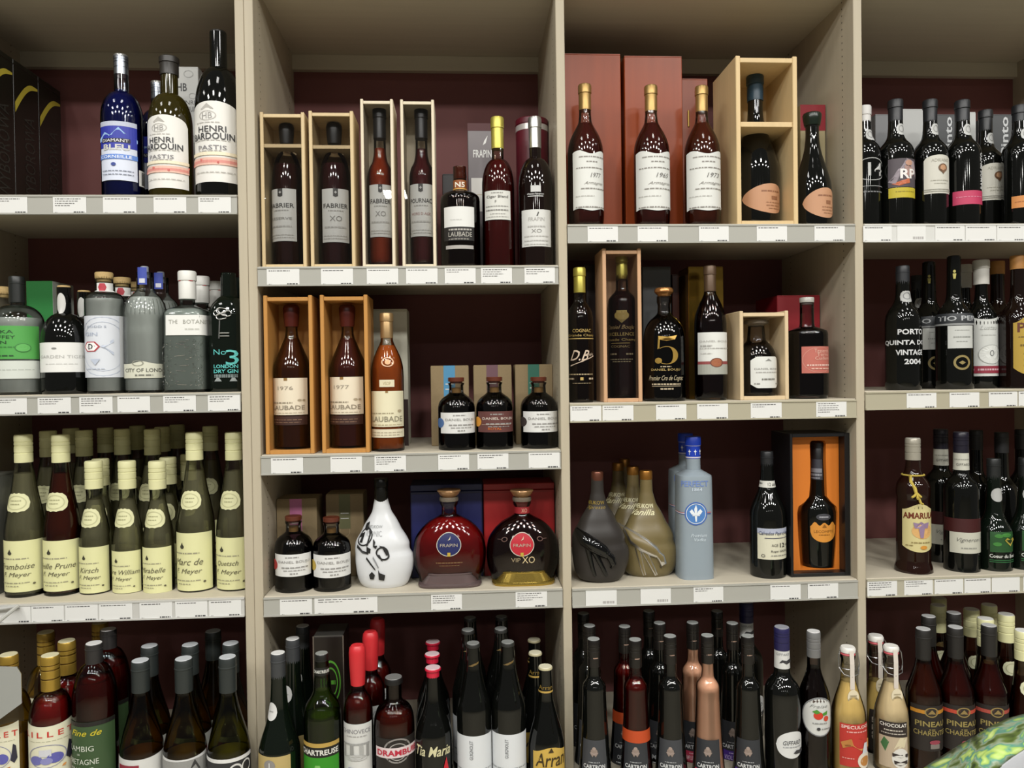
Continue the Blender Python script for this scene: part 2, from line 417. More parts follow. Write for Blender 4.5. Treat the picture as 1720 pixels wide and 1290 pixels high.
# ---------------------------------------------------------------- boxes
def facemap(x0, x1, y, z0, z1):
    return lambda u, v, lf: (x0+(x1-x0)*u, y-lf, z0+(z1-z0)*v)
def carton(name, label, sh, x0, y0, x1, d0, db, mat, items=(), L=(), group=None, cat='box', topmat=None, lid=None, bev=.0012, lift=0):
    """closed box: front face x0..x1, top at y0 in the photo, front at depth d0, db deep"""
    if sh[1] == '4': d0 -= FWD
    zs = SH[sh]+lift; ym = (y0+proj(0, d0, zs)[1])/2
    X0, X1 = hit(x0, ym, d0)[0], hit(x1, ym, d0)[0]; H = hit((x0+x1)/2, y0, d0)[1]-zs; xc = (X0+X1)/2; hw = (X1-X0)/2
    root = empty(name, label, cat, (xc, d0, zs), group)
    if lid:
        boxo('box_body', -hw, hw, 0, db, 0, H*(1-lid)-.0006, mat, root, bev)
        boxo('box_lid', -hw, hw, 0, db, H*(1-lid)+.0006, H, topmat or mat, root, bev)
    else:
        boxo('box_body', -hw, hw, 0, db, 0, H-.002, mat, root, bev)
        boxo('box_flap', -hw+.0008, hw-.0008, .0008, db-.0008, H-.002, H, topmat or mat, root)
    SOLID.append((xc-hw, xc+hw, d0, d0+db, sh))
    fm = facemap(-hw, hw, 0, 0, H)
    if items: decor(root, fm, 2*hw, H, items, .0003)
    for (u0, v0, u1, v1, col, its) in L:
        g = facemap(-hw+2*hw*u0, -hw+2*hw*u1, 0, H*v0, H*v1)
        p = patch(root, g, 'rect', M(col, .6) if isinstance(col, str) else col, 'label', 1, 1, .0004)
        if its: decor(p, g, 2*hw*(u1-u0), H*(v1-v0), its, .0007)
    return root, hw, H
def crate(name, label, sh, x0, y0, x1, d0, db, mat, tb=.006, divy=None, pane=True, group=None, lip=.006, back=None, slot=False):
    """open-fronted wooden bottle box"""
    zs = SH[sh]; ym = (y0+proj(0, d0, zs)[1])/2
    X0, X1 = hit(x0, ym, d0)[0], hit(x1, ym, d0)[0]; H = hit((x0+x1)/2, y0, d0)[1]-zs; xc = (X0+X1)/2; hw = (X1-X0)/2
    root = empty(name, label, 'box', (xc, d0, zs), group); SOLID.append((xc-hw, xc+hw, d0, d0+db, sh))
    boxo('side_board', -hw, -hw+tb, 0, db, 0, H, mat, root, .0012); boxo('side_board', hw-tb, hw, 0, db, 0, H, mat, root, .0012)
    boxo('top_board', -hw+tb, hw-tb, .001, db-.001, H-.004-tb, H-.004, mat, root, .0008); boxo('bottom_board', -hw+tb, hw-tb, .001, db-.001, 0, tb, mat, root, .0008)
    boxo('back_board', -hw+tb, hw-tb, db-.005, db-.001, tb, H-.004-tb, back or mat, root)
    if divy:
        zd = hit((x0+x1)/2, divy, d0)[1]-zs
        V = []; F = []   # divider with a round hole for the neck
        n = 24; rh = .019; yc = db*.52
        for z in (zd-tb, zd):
            for k in range(n):
                a = 2*math.pi*k/n; V.append((rh*math.cos(a), yc+rh*math.sin(a), z))
            for k in range(n):
                a = 2*math.pi*k/n; c, s = math.cos(a), math.sin(a); q = 1/max(abs(c), abs(s))
                V.append(((hw-tb)*c*q, max(.004, min(db-.006, yc+(db*.5)*s*q)), z))
        for k in range(n):
            j = (k+1) % n
            F += [(k, n+k, n+j, j), (2*n+k, 2*n+j, 3*n+j, 3*n+k), (k, j, 2*n+j, 2*n+k), (n+k, 3*n+k, 3*n+j, n+j)]
        newobj('divider', V, F, mat, root)
    if pane:
        newobj('pane', [(-hw+tb, .003, tb), (hw-tb, .003, tb), (hw-tb, .003, H-.005-tb), (-hw+tb, .003, H-.005-tb)], [(0, 1, 2, 3)], glassmat('#ffffff', '#f2f4f2', .01), root)
    return root, hw, H
def tiein(b, x, y): pass

# ================================================================ the setting
def structure(o): o['kind'] = 'structure'; return o
structure(boxo('floor', -4, 4.5, -9.5, .5, -.05, 0, M('#a39d8b', .4, 0, .4, 0, .12, 3)))
structure(boxo('wall_back', -4, 4.5, .46, .52, 0, 3.3, M('#6b6659', .8)))
BACKM = M('#724644', .62, 0, .3, 0, .10, 9)
RAIL = M('#a5a49c', .32, 0, .5); RAILS = {'41': M('#cdcdc9', .3), '13': M('#bdbcb7', .3), '32': M('#a8a28d', .4), '42': M('#a8a28d', .4), '43': M('#aaa592', .4)}
HOLE = M('#120d08', .9)
DEP = .4035
COLX = {'1': (-1.132, -.4788), '2': (-.44, .2121), '3': (.2317, .8856), '4': (.9052, 1.558)}
unit_a = empty('shelving_unit', 'beige laminate shelving bay holding the gins and pale fruit brandies', 'shelving', (-.805, .2, 0))
unit_b = empty('shelving_unit', 'long beige laminate shelving run of three bays holding cognacs and ports', 'shelving', (.56, .2, 0))
def upart(o, u):
    o.parent = u; o.matrix_parent_inverse = Matrix.Translation(u.location).inverted(); return o
def pins(x, side, parent):
    V = []; F = []
    for y in (.052, .345):
        for i in range(118):
            z = .55+i*.0155; n = len(V)
            for k in range(6):
                a = math.pi*k/3; V.append((x+side*.0003, y+.0018*math.cos(a), z+.0018*math.sin(a)))
            F.append(tuple(range(n, n+6)))
    o = newobj('pin_holes', V, F, HOLE); o['kind'] = 'stuff'; o.parent = parent; o.matrix_parent_inverse = parent.matrix_parent_inverse.copy()
    return o
def upright(x0, x1, u, faces):
    o = upart(boxo('upright', x0, x1, 0, DEP+.012, 0, 2.50, LAMINATE, None, .0012), u)
    for s in faces: upart(pins(x1 if s > 0 else x0, s, o), u).parent = o
    for c in o.children: c.matrix_parent_inverse = Matrix.Translation(u.location).inverted() if False else o.matrix_world.inverted(); 
    return o
UPR = [upright(-1.152, -1.132, unit_a, [1]), upright(-.4788, -.4597, unit_a, [-1]), upright(-.4591, -.44, unit_b, [1]),
       upright(.2121, .2317, unit_b, [-1, 1]), upright(.8856, .9052, unit_b, [-1, 1]), upright(1.558, 1.578, unit_b, [-1])]
SHELF = {}
for c, (x0, x1) in COLX.items():
    u = unit_a if c == '1' else unit_b
    upart(boxo('back_panel', x0, x1, DEP, DEP+.008, 0, 2.50, BACKM), u)
    upart(boxo('top_panel', x0, x1, .0, DEP, 2.351, 2.375, LAMX), u)
    upart(boxo('back_rail', x0, x1, DEP-.018, DEP-.0005, 2.311, 2.3505, LAMX), u)
    for t in '123':
        z = SH[c+t]
        s = upart(boxo('shelf_board', x0+.001, x1-.001, .001, DEP-.001, z-.022, z, LAMX, None, .001), u)
        # price rail: back plate with a top and a bottom lip
        y0 = .0008
        prof = [(y0, z-.002), (-.0045, z-.002), (-.0045, z-.0055), (-.0025, z-.006), (-.0025, z-.0395), (-.0055, z-.0395), (-.0055, z-.043), (y0, z-.043)]
        V = [(x, a, b) for x in (x0+.001, x1-.001) for a, b in prof]; n = len(prof)
        F = [(k, (k+1) % n, n+(k+1) % n, n+k) for k in range(n)]+[tuple(range(n))[::-1], tuple(range(n, 2*n))]
        r = newobj('price_rail', V, F, RAILS.get(c+t, RAIL), s); r.matrix_parent_inverse = Matrix.Translation(u.location).inverted() if False else Matrix()
        SHELF[c+t] = s

for x0, x1, u in ((-1.152, -.4597, unit_a), (-.4591, 1.578, unit_b)):
    upart(boxo('base_top', x0, x1, -.135, -.0005, SH['14']-.03, SH['14'], LAMX, None, .001), u)
    upart(boxo('base_front', x0, x1, -.13, -.112, .06, SH['14']-.0305, LAMINATE), u)
for c, (x0, x1) in COLX.items():
    u = unit_a if c == '1' else unit_b
    upart(boxo('shelf_board', x0+.001, x1-.001, 0, DEP-.001, SH['14']-.03, SH['14'], LAMX, None, .0), u)
# ---------------------------------------------------------------- price tags
TAGM = M('#d9d9d6', .45); INK = '#5b5a58'
def tag(sh, x0, x1, what, lines=1, hand=False):
    z = SH[sh]; ym = proj(0, 0, z-.022)[1]
    X0, X1 = hit(x0, ym, -.0035)[0], hit(x1, ym, -.0035)[0]
    o = boxo('price_tag', -(X1-X0)/2, (X1-X0)/2, -.0006, 0, -.036, 0, TAGM); o.location = ((X0+X1)/2, -.003, z-.0058)
    o['label'] = 'white price tag in the rail under '+what; o['category'] = 'price tag'; o['group'] = 'price tags in the shelf rails'
    rg = random.Random(int(x0)+int(z*100)); its = []
    for i in range(lines):
        its.append(('LN', .06, .06+(.72 if i < lines-1 or lines == 1 else .45)*rg.uniform(.8, 1.1), .88-.13*i, .05 if i == 0 else .035, INK, int(x0)+i))
    if hand: its += [('LN', .55, .92, .24, .16, '#a9a6a4', int(x0)+5)]
    else: its += [('LN', .62, .94, .10, .085, '#4a4a4a', int(x0)+5), ('LN', .06, .14, .08, .04, '#8a8a88', 3)]
    mp = facemap(-(X1-X0)/2, (X1-X0)/2, -.0006, -.036, 0)
    decor(o, mp, X1-X0, .036, its, .0002)
for a in [
 ('11', -8, 46, 'the black cartons', 2), ('11', 89, 145, 'the bare maroon back panel', 4), ('11', 173, 229, 'the blue bottle', 1),
 ('11', 258, 313, 'the smaller anise bottle', 1), ('11', 333, 388, 'the largest anise bottle', 2),
 ('12', -8, 45, 'the green-labelled gin', 2), ('12', 63, 119, 'the black gin bottle with the plain white label', 3), ('12', 133, 189, 'the gin with the red hexagon', 4),
 ('12', 197, 252, 'the dome-shouldered gin', 1), ('12', 274, 329, 'the textured clear gin', 3), ('12', 349, 403, 'the gin with the silver key', 3),
 ('13', -2, 51, 'the raspberry brandy', 1), ('13', 52, 107, 'the amber plum brandy', 1), ('13', 109, 164, 'the first half bottle of brandy', 1),
 ('13', 166, 222, 'the pear brandy half bottle', 1), ('13', 234, 289, 'the mirabelle half bottle', 1), ('13', 294, 348, 'the tall marc brandy', 1), ('13', 351, 405, 'the brandy next to the upright', 1),
 ('21', 448, 503, 'the pale box with the Reserve bottle', 1), ('21', 539, 593, 'the pale box with the dark XO bottle', 1), ('21', 616, 669, 'the tall box with the orange XO', 1),
 ('21', 682, 735, 'the glazed box next to the square decanter', 1), ('21', 747, 799, 'the square-shouldered decanter', 2), ('21', 808, 860, 'the gold-capped cognac', 4), ('21', 881, 932, 'the silver-capped cognac', 3),
 ('22', 455, 509, 'the boxed armagnac beside the upright', 1), ('22', 555, 608, 'the boxed armagnac beside the VSOP bottle', 1), ('22', 629, 682, 'the orange VSOP armagnac', 4),
 ('22', 736, 788, 'the cognac with the blue seal', 2), ('22', 802, 854, 'the cognac with the brown label', 2), ('22', 888, 940, 'the cognac with the black seal', 1),
 ('23', 470, 524, 'the cognac with the red seal', 1), ('23', 528, 634, 'the cognac with the yellow seal', 2), ('23', 724, 776, 'the blue-disc decanter', 4), ('23', 866, 919, 'the red-disc decanter', 4),
 ('31', 987, 1038, 'the 1977 armagnac', 1), ('31', 1071, 1122, 'the armagnac in front of the second red panel', 1), ('31', 1174, 1224, 'the armagnac beside the open crate', 1),
 ('31', 1271, 1322, 'the open wooden crate', 1), ('31', 1368, 1419, 'the green-waxed bottle', 1),
 ('32', 958, 1010, 'the signed cognac', 2), ('32', 1012, 1064, 'the wood-framed case', 2), ('32', 1102, 1153, 'the big golden five', 1), ('32', 1171, 1223, 'the cognac in front of the gold carton', 1),
 ('32', 1261, 1313, 'the small open crate', 2), ('32', 1371, 1422, 'the salmon-labelled bottle', 5),
 ('33', 984, 1036, 'the smoky panther bottle', 0, True), ('33', 1076, 1127, 'the golden panther bottles', 0, True), ('33', 1165, 1215, 'the frosted vodka', 2), ('33', 1294, 1345, 'the aged calvados', 1), ('33', 1357, 1408, 'the orange presentation case', 1),
 ('41', 1450, 1498, 'the white-capped port', 1), ('41', 1507, 1555, 'the yellow-banded port', 0, True), ('41', 1571, 1620, 'the portrait-label port', 1), ('41', 1622, 1673, 'the pink-banded port', 1), ('41', 1675, 1722, 'the orange-banded port', 1),
 ('42', 1523, 1573, 'the vintage 2004 port', 1), ('42', 1595, 1645, 'the black sherry', 1), ('42', 1661, 1709, 'the white-capped sherry', 1), ('42', 1711, 1758, 'the yellow-labelled bottle', 1),
 ('43', 1457, 1507, 'the empty stretch of shelf', 4), ('43', 1519, 1567, 'the roped cream liqueur', 3), ('43', 1570, 1618, 'the red-banded liqueur', 1), ('43', 1620, 1664, 'the gap after the red-banded liqueur', 1), ('43', 1666, 1713, 'the heart-emblem bottle', 0), ('43', 1719, 1765, 'the dark bottle past the heart-emblem one', 1),
]: tag(*a)
SILV = M('#b9b9b6', .28, .85); GOLDC = M('#a98d4a', .32, .75); OLGOLD = M('#b5aa4e', .33, .55); COPPER = M('#8c5a3c', .3, .75)
DKCAP = M('#23262a', .42, .2); WHITECAP = M('#d9d8d2', .4); CREAMCAP = M('#d8d6a6', .5); CORKM = M('#b59a68', .7, 0, .3, 0, .2, 300)

# ================================================================ bay 1, top shelf
S = '11'
for i, (xa, xb) in enumerate(((-30, 2), (2, 34), (34, 62), (62, 88))):
    if i == 0: continue
    pass
# three black cartons standing one behind the other along the side
for i, (d0, lb) in enumerate(((.045, 'black carton with a yellow curve, first of the row along the side panel'), (.15, 'black carton with a yellow curve, second of the row along the side panel'), (.255, 'black carton with a yellow curve, touching the back of the bay'))):
    db = .104; zs = SH[S]; H = .345; xr = -1.020; hw = .045
    root = empty('spirit_carton', lb, 'box', (xr-hw, d0, zs), 'black cartons in the top corner')
    bm = M('#16160f', .35); boxo('box_body', -hw, hw, 0, db, 0, H-.012, bm, root, .001); boxo('box_lid', -hw, hw, 0, db, H-.0115, H, bm, root, .001)
    sm = (lambda db, H: lambda u, v, lf: (.045+lf, db*u, H*v))(db, H)
    arc = []
    n = 16
    for k in range(n+1):
        t = k/n; arc.append((.04+.92*t, .72+.18*math.sin(math.pi/2*min(1, t*1.25))))
    for k in range(n, -1, -1):
        t = k/n; arc.append((.04+.92*t, .72-.07*(1-t)+.165*math.sin(math.pi/2*min(1, t*1.25))))
    V = [sm(a, b, .0005) for a, b in arc]; m = len(arc)
    newobj('curve_print', V, [(k, k+1, m-2-k, m-1-k) for k in range(n)], M('#b8a83a', .5), root)
    decor(root, sm, db, H, [('V', 'WYBOROWA', .6, .36, .42, '#2c2c26', .62)], .0005)
def pastis_label(big):
    r = '#b9b6b0'
    return [('RING', .42, .82, .16, .06, .12, r), ('T', 'HB', .42, .82, .075, '#9d9b97'), ('P', [(.30, .9), (.42, .97), (.54, .9)], r), ('LN', .2, .64, .735, .012, r),
            ('T', 'HENRI', .44+.05*big, .655, .075, '#3a3a3c', .5, .01), ('T', 'BARDOUIN', .44+.06*big, .565, .085, '#3a3a3c', .86-.08*big, .015), ('LN', .12, .8, .515, .01, r), ('T', 'PASTIS', .44+.05*big, .425, .055, '#77757a', .5),
            ('LN', .25, .65, .385, .01, r), ('R', 0, .21, 1, .30, '#e3b7a6'), ('R', 0, .235, 1, .27, '#d88f84'), ('P', [(0, .25), (.3, .29), (.6, .25), (1, .31), (1, .285), (.6, .225), (.3, .26), (0, .22)], '#c9665f'), ('R', 0, .33, 1, .37, '#ebe0c4'), ('LN', .1, .9, .12, .01, r)]
B('liqueur_bottle', 'clear bottle of blue liqueur with a silver cap and mountain label', S, 203, 93, 64, .06, ('r', 204, 156, 22), glassmat('#e6ebf5', '#5a6690'), ('screw', 127, 22, SILV), (liqmat('#0a155c', .7, '#1a36c0'), 153),
  [(176, 204, 227, 303, '#d5dbea', [('R', 0, .55, 1, 1, '#2b35a0'), ('R', 0, .92, 1, 1, '#b9bfd0'), ('P', [(.0, .72), (.2, .82), (.35, .76), (.55, .9), (.7, .8), (1, .72), (1, .66), (0, .66)], '#9fc3ec'), ('R', .08, .64, .82, .71, '#20202c'), ('T', 'DIAMANT', .45, .675, .05, '#e8e8e8', .66), ('T', 'BLEU', .48, .56, .10, '#c9c9c4', .66, .03), ('R', .0, .36, 1, .44, '#5f86d2'), ('T', 'CORNEILLE', .45, .4, .05, '#ffffff', .8), ('D', .42, .27, .06, .03, '#31448f'), ('LN', .1, .9, .16, .012, '#6a7080'), ('LN', .1, .9, .1, .012, '#6a7080')]),
   (230, 281, 238, 308, '#e4e4e0', [('R', .3, .1+.09*i, .9, .15+.09*i, '#2a2a2a') for i in range(9)])])
_blue = B('liqueur_bottle', 'second blue liqueur bottle, half hidden behind the olive anise bottle', S, 264, 138, 58, .155, ('r', 230, 186, 20), glassmat('#e6ebf5', '#5a6690'), ('screw', 168, 20, SILV), (liqmat('#0a155c', .7, '#1a36c0'), 184),
  [(238, 230, 280, 318, '#d5dbea', [('R', 0, .5, 1, 1, '#2b35a0'), ('R', .1, .6, .85, .68, '#20202c'), ('T', 'DIAMANT', .5, .64, .05, '#e8e8e8', .6), ('P', [(.0, .72), (.3, .84), (.7, .78), (1, .72)], '#9fc3ec')])])
B('pastis_bottle', 'olive glass bottle of anise spirit with a dark cap and white arched label', S, 284, 97, 68, .062, ('r', 214, 160, 26), OLIVE, ('lip', 128, 29, '#2a2723'), None,
  [(251, 193, 313, 316, '#e3e1db', pastis_label(0), 'arch')])
B('pastis_bottle', 'black magnum of anise spirit with a large white arched label', S, 366, 54, 76, .064, ('r', 196, 116, 27), BLACK, ('plain', 96, 26, '#1b1a18'), None,
  [(328, 170, 399, 306, '#e3e1db', pastis_label(1), 'arch')])
carton('spirit_carton', 'slim white carton printed with a monogram, behind the anise bottles', S, 294, 112, 335, .19, .085, M('#c8c8c4', .5),
  [('T', 'HB', .32, .86, .055, '#3a3a3c', .42, .02), ('T', 'HENRI', .5, .755, .03, '#4a4a4a', .7), ('T', 'BARDOUIN', .5, .71, .035, '#4a4a4a', .86), ('RING', .6, .95, .2, .025, .15, '#a5a5a2'), ('RING', .75, .8, .15, .02, .15, '#a5a5a2'), ('RING', .2, .58, .2, .025, .15, '#b0b0ac'), ('RING', .7, .5, .2, .03, .15, '#b0b0ac')])

# ================================================================ bay 1, second shelf: gins
S = '12'
g1 = B('gin_bottle', 'clear gin bottle with a bright green label and black cap', S, 30, 465, 76, .062, ('r', 545, 512, 22), CLEAR, ('capsule', 508, 23, '#1c1f1d'), (liqmat('#e0e3e0', .6, '#f0f2f0'), 535),
  [(-5, 547, 61, 603, '#4f9e4a', [('T', 'NIKKA', .3, .82, .10, '#24402a', .5), ('T', 'COFFEY', .33, .66, .10, '#24402a', .5), ('T', 'GIN', .3, .5, .10, '#24402a', .28), ('LN', .1, .6, .36, .03, '#3a7a3c'), ('D', .7, .34, .13, .13, '#5fae58'), ('RING', .7, .34, .13, .13, .12, '#38753a'), ('LN', .3, .55, .1, .03, '#24402a')]), (-5, 606, 62, 636, '#cdd2ca', [('LN', .1, .9, .5, .05, '#b5bab2')])])
B('gin_bottle', 'clear gin bottle with a wooden cork, behind the green-labelled gin', S, 6, 482, 60, .16, ('r', 560, 530, 20), CLEAR, ('cork', 500, 20, CORKM), (liqmat('#e0e3e0', .6, '#f0f2f0'), 545))
carton('spirit_carton', 'tall green and white carton behind the gins', S, 46, 472, 90, .20, .10, M('#c6cdc2', .5), [], [(0, .62, 1, 1, '#1f7a34', []), (0, .34, 1, .62, '#5f9f5c', [])])
g2 = B('gin_bottle', 'squat black gin bottle with a wide plain white label', S, 114, 480, 70, .062, ('r', 578, 526, 21), BLACK, ('cork', 489, 19, CORKM), None,
  [(80, 575, 149, 625, '#e2e2de', [('T', 'GARDEN TIGER', .5, .52, .10, '#b5b5b1', .78), ('D', .4, .8, .04, .03, '#8a8a86'), ('LN', .25, .75, .28, .03, '#cdcdc9')]), (105, 492, 117, 527, '#c9c9c4', [], 'ellipse')])
D(g2, 'squat black gin bottle behind the one with the plain white label', 141, 489, .16)
g3 = B('gin_bottle', 'clear gin bottle with a red hexagon on a geometric label', S, 178, 458, 59, .06, ('q', 512, 490, 27), CLEAR, ('cork', 474, 27, CORKM), (liqmat('#e0e3e0', .6, '#f0f2f0'), 503),
  [(149, 530, 206, 634, '#d3d7de', [('RING', .55, .5, .62, .48, .02, '#a9b2c4'), ('RING', .55, .5, .5, .4, .02, '#b5bccb'), ('P', [(.5, .5), (.75, .62), (.75, .57), (.58, .49), (.75, .41), (.75, .36)], '#b2bac9'), ('T', 'DODD S', .42, .82, .035, '#9aa3b3', .4), ('T', 'GIN', .3, .7, .06, '#a9b2c4', .3), ('P', [(.1, .5), (.2, .58), (.4, .58), (.5, .5), (.4, .42), (.2, .42)], '#b03a44'), ('P', [(.14, .5), (.22, .565), (.38, .565), (.46, .5), (.38, .435), (.22, .435)], '#f2f2f0'), ('T', 'D', .3, .5, .09, '#2b2b30', None, .03), ('P', [(.3, .3), (.5, .3), (.4, .2)], '#b2bac9'), ('LN', .15, .6, .14, .012, '#b0b8c6'), ('R', .88, 0, 1, 1, '#e2e4e6')]),
   (168, 475, 191, 490, '#dcdcd8', [('P', [(.1, .5), (.2, .95), (.45, .95), (.55, .5), (.45, .05), (.2, .05)], '#b03a44')])])
D(g3, 'hexagon-label gin bottle directly behind the front one', 211, 467, .15, 'hexagon gins behind'); D(g3, 'hexagon-label gin bottle at the back of its row', 230, 476, .24)
g4 = B('gin_bottle', 'ribbed clear gin bottle with domed shoulder and blue seal strip', S, 246, 458, 67, .062, [(660, 66), (650, 67), (560, 67), (545, 66), (530, 66), (512, 60), (500, 48), (492, 32), (487, 25), (458, 25)], CLEAR, None, (liqmat('#e0e3e0', .6, '#f0f2f0'), 500),
  [(217, 611, 282, 635, '#cfcfbd', [('T', 'CITY OF LONDON', .5, .55, .26, '#55564e', .84, .01), ('LN', .3, .6, .2, .12, '#77776c'), ('RING', .35, 1.05, .1, .2, .2, '#8d8d80')], 'notch')])
newobj('stopper', *lathe([(g4.H-.012, .0085, .0085, 0), (g4.H+.012, .0085, .0085, 0), (g4.H+.014, .007, .007, 0)], 18), M('#8b8f98', .2), g4.root, True)
g4.lab(237, 449, 249, 478, '#3a4aa0', [('R', .2, .1, .8, .35, '#c9cbd6')], name='seal_strip', lifts=.0022)
for k in range(14):
    th = math.radians(-85+170*k/13); newobj('rib', *tube([g4.surf(th, g4.zz(y), .0004) for y in (530, 522, 512, 504)], .0007, 5), CLEAR, g4.root, True)
D(g4, 'domed clear gin bottle behind the front one', 274, 468, .15)
g5 = B('gin_bottle', 'square-shouldered textured clear gin bottle with white capsule', S, 315, 456, 70, .06, [(660, 68), (650, 70), (534, 68), (527, 66), (521, 58), (516, 34), (512, 23), (505, 23), (456, 23)], glassmat('#dfe4e0', '#7d837e', .10), ('lip', 503, 27, WHITECAP), (liqmat('#d8dcd9', .62, '#e6e8e6'), 520),
  [(284, 529, 349, 563, '#e1e1dc', [('T', 'THE BOTANIST', .46, .66, .20, '#9a9a90', .8), ('LN', .35, .6, .3, .08, '#c5c5be')]), (301, 469, 329, 472, '#b5343c', [])], n=5, flat=.9)
rg = random.Random(4); V = []; F = []
for k in range(240):   # raised script all over the bottle
    u, y = rg.uniform(-.9, .9), rg.uniform(572, 650); th = u; a = g5.surf(th, g5.zz(y), .0002); b_ = g5.surf(th+rg.uniform(.02, .06), g5.zz(y+rg.uniform(-2, 2)), .0002)
    v, f = tube([a, b_], .0006, 4); n0 = len(V); V += v; F += [tuple(i+n0 for i in q) for q in f]
o = newobj('raised_script', V, F, glassmat('#f4f6f4', '#c0c4c0', .15), g5.root); o['kind'] = 'stuff'
D(g5, 'textured clear gin bottle behind the front one', 340, 465, .15); D(g5, 'textured clear gin bottle at the back of its row', 363, 474, .25)
g6 = B('gin_bottle', 'dark green six-sided gin bottle with a raised silver key', S, 382, 459, 60, .062, [(660, 58), (650, 60), (530, 60), (515, 52), (502, 36), (498, 26), (459, 24)], GREENBLK, ('screw', 498, 24, SILV), None,
  [(358, 585, 401, 610, None, [('T', 'No', .28, .75, .36, '#59b9b4', .42), ('T', '3', .70, .40, 1.0, '#59b9b4', .45)]),
   (360, 610, 398, 634, None, [('T', 'LONDON', .5, .78, .26, '#59b9b4', .95, .02), ('T', 'DRY GIN', .5, .44, .26, '#59b9b4', .95, .02), ('LN', .05, .95, .16, .1, '#7d8a88'), ('LN', .05, .95, .04, .08, '#7d8a88')]),
   (360, 632, 398, 644, None, [('P', [(.05, .3), (.15, .8), (.25, .8), (.35, .3)], '#8f9694'), ('P', [(.65, .3), (.75, .8), (.85, .8), (.95, .3)], '#8f9694')])], n=3.2)
kp = lambda x, y: g6.surf((x-382)/30*1.0, g6.zz(y), .002)
kroot = newobj('key_emblem', *tube([kp(380, 540), kp(379, 570)], .0012, 6), SILV, g6.root, True)
for cx, cy in ((376, 528), (380, 524), (385, 529), (380, 534)): newobj('bow', *tube([kp(cx+4*math.cos(a*.6283), cy+4.5*math.sin(a*.6283)) for a in range(10)], .0011, 6, True), SILV, kroot, True)
for yy in (561, 566): newobj('bit', *tube([kp(380, yy), kp(386, yy)], .0011, 6), SILV, kroot, True)
D(g6, 'dark green gin bottle with a silver cap, squeezed against the upright', 404, 467, .15)

# ================================================================ bay 1, third shelf: fruit brandies
S = '13'
def brandy_items(word, extra=()):
    i = '#625e48'; g = '#9a977c'
    return [('D', .30, .76, .05, .035, '#3c3a2e'), ('P', [(.28, .79), (.31, .84), (.33, .79)], '#3c3a2e'), ('LN', .07, .68, .65, .022, g, 2), ('T', word, .42, .50, .11, i, None, 0, .35), ('T', 'F. Meyer', .42, .33, .11, i, .62, 0, .35), ('LN', .05, .7, .18, .018, g, 3), ('LN', .18, .5, .12, .018, g, 4), ('D', .78, .15, .03, .02, i)]
MEYG = glassmat('#f1f2e6', '#b5b89c')
def brandy(px, py, w, x0, x1, ly0, ly1, word, lb, med, tall=True, liq=None, d=.082):
    yb = 1003; cb = 46
    top = py+cb; sh0 = ly0-14
    return B('brandy_bottle', lb, S, px, py, w, d, [(yb, w-2), (yb-6, w), (sh0, w), (sh0-.28*(sh0-top), w*.86), (sh0-.6*(sh0-top), w*.64), (sh0-.85*(sh0-top), w*.5), (top, 25), (py+2, 24)], MEYG,
      ('screw', top, 27, CREAMCAP), (liq or liqmat('#b9b49c', .30, '#e8e6da'), top+18),
      [(x0, ly0, x1, ly1, '#d9d8a4', brandy_items(word)), (med[0]-15, med[1]-16, med[0]+15, med[1]+16, '#d3d2a6', [('RING', .5, .5, .38, .36, .1, '#b7b68c'), ('LN', .28, .7, .6, .05, '#a09f78'), ('LN', .3, .66, .42, .05, '#a09f78')], 'scallop')], 
      'pale fruit brandies')
ft = brandy(44, 730, 60, 13, 72, 908, 994, 'Framboise', 'tall clear flute of raspberry brandy with cream cap and label', (39, 844))
fp = brandy(102, 730, 56, 75, 130, 908, 993, 'Vieille Prune', 'tall flute of dark amber plum brandy with cream cap and label', (98, 843), liq=liqmat('#5a1c08', .55, '#8a3410'))
fc = brandy(152, 774, 47, 130, 175, 919, 996, 'Kirsch', 'short clear flute of kirsch right beside the amber plum brandy', (147, 870))
fd = brandy(213, 774, 49, 187, 234, 926, 996, 'Poire William', 'short clear flute of pear brandy standing mid-row between two short flutes', (209, 870))
fe = brandy(265, 774, 48, 241, 287, 919, 995, 'Mirabelle', 'short clear flute of mirabelle brandy beside the tall marc flute', (262, 870))
ff_ = brandy(326, 726, 59, 297, 354, 895, 992, 'Marc de', 'tall clear flute of marc brandy with a plain cream label and no crest', (322, 840))
fg = brandy(392, 726, 59, 366, 420, 903, 990, 'Quetsch', 'tall clear flute of brandy pressed against the upright', (388, 840))
gB = 'brandy flutes standing behind the front row'
for px, py, d, wh in ((87, 727, .2, 'right behind the gap between raspberry and plum'), (148, 724, .205, 'second in line behind the kirsch'), (201, 724, .205, 'second in line behind the pear flute'), (252, 724, .205, 'second in line behind the mirabelle flute'), (346, 724, .262, 'second in line behind the marc flute'),
  (119, 720, .285, 'third in line behind the plum flute'), (181, 719, .285, 'third in line behind the kirsch'), (225, 719, .34, 'third in line behind the pear flute'), (277, 719, .287, 'third in line behind the mirabelle'), (297, 716, .362, 'at the back panel of the shelf')):
    D(ft, 'tall cream-capped brandy flute '+wh, px, py, d, gB)
for px, py, d, wh in ((171, 771, .142, 'kirsch'), (283, 770, .142, 'mirabelle'), (310, 763, .195, 'marc flute')): D(fd, 'short cream-capped brandy flute peeking out behind the '+wh, px, py, d, gB)
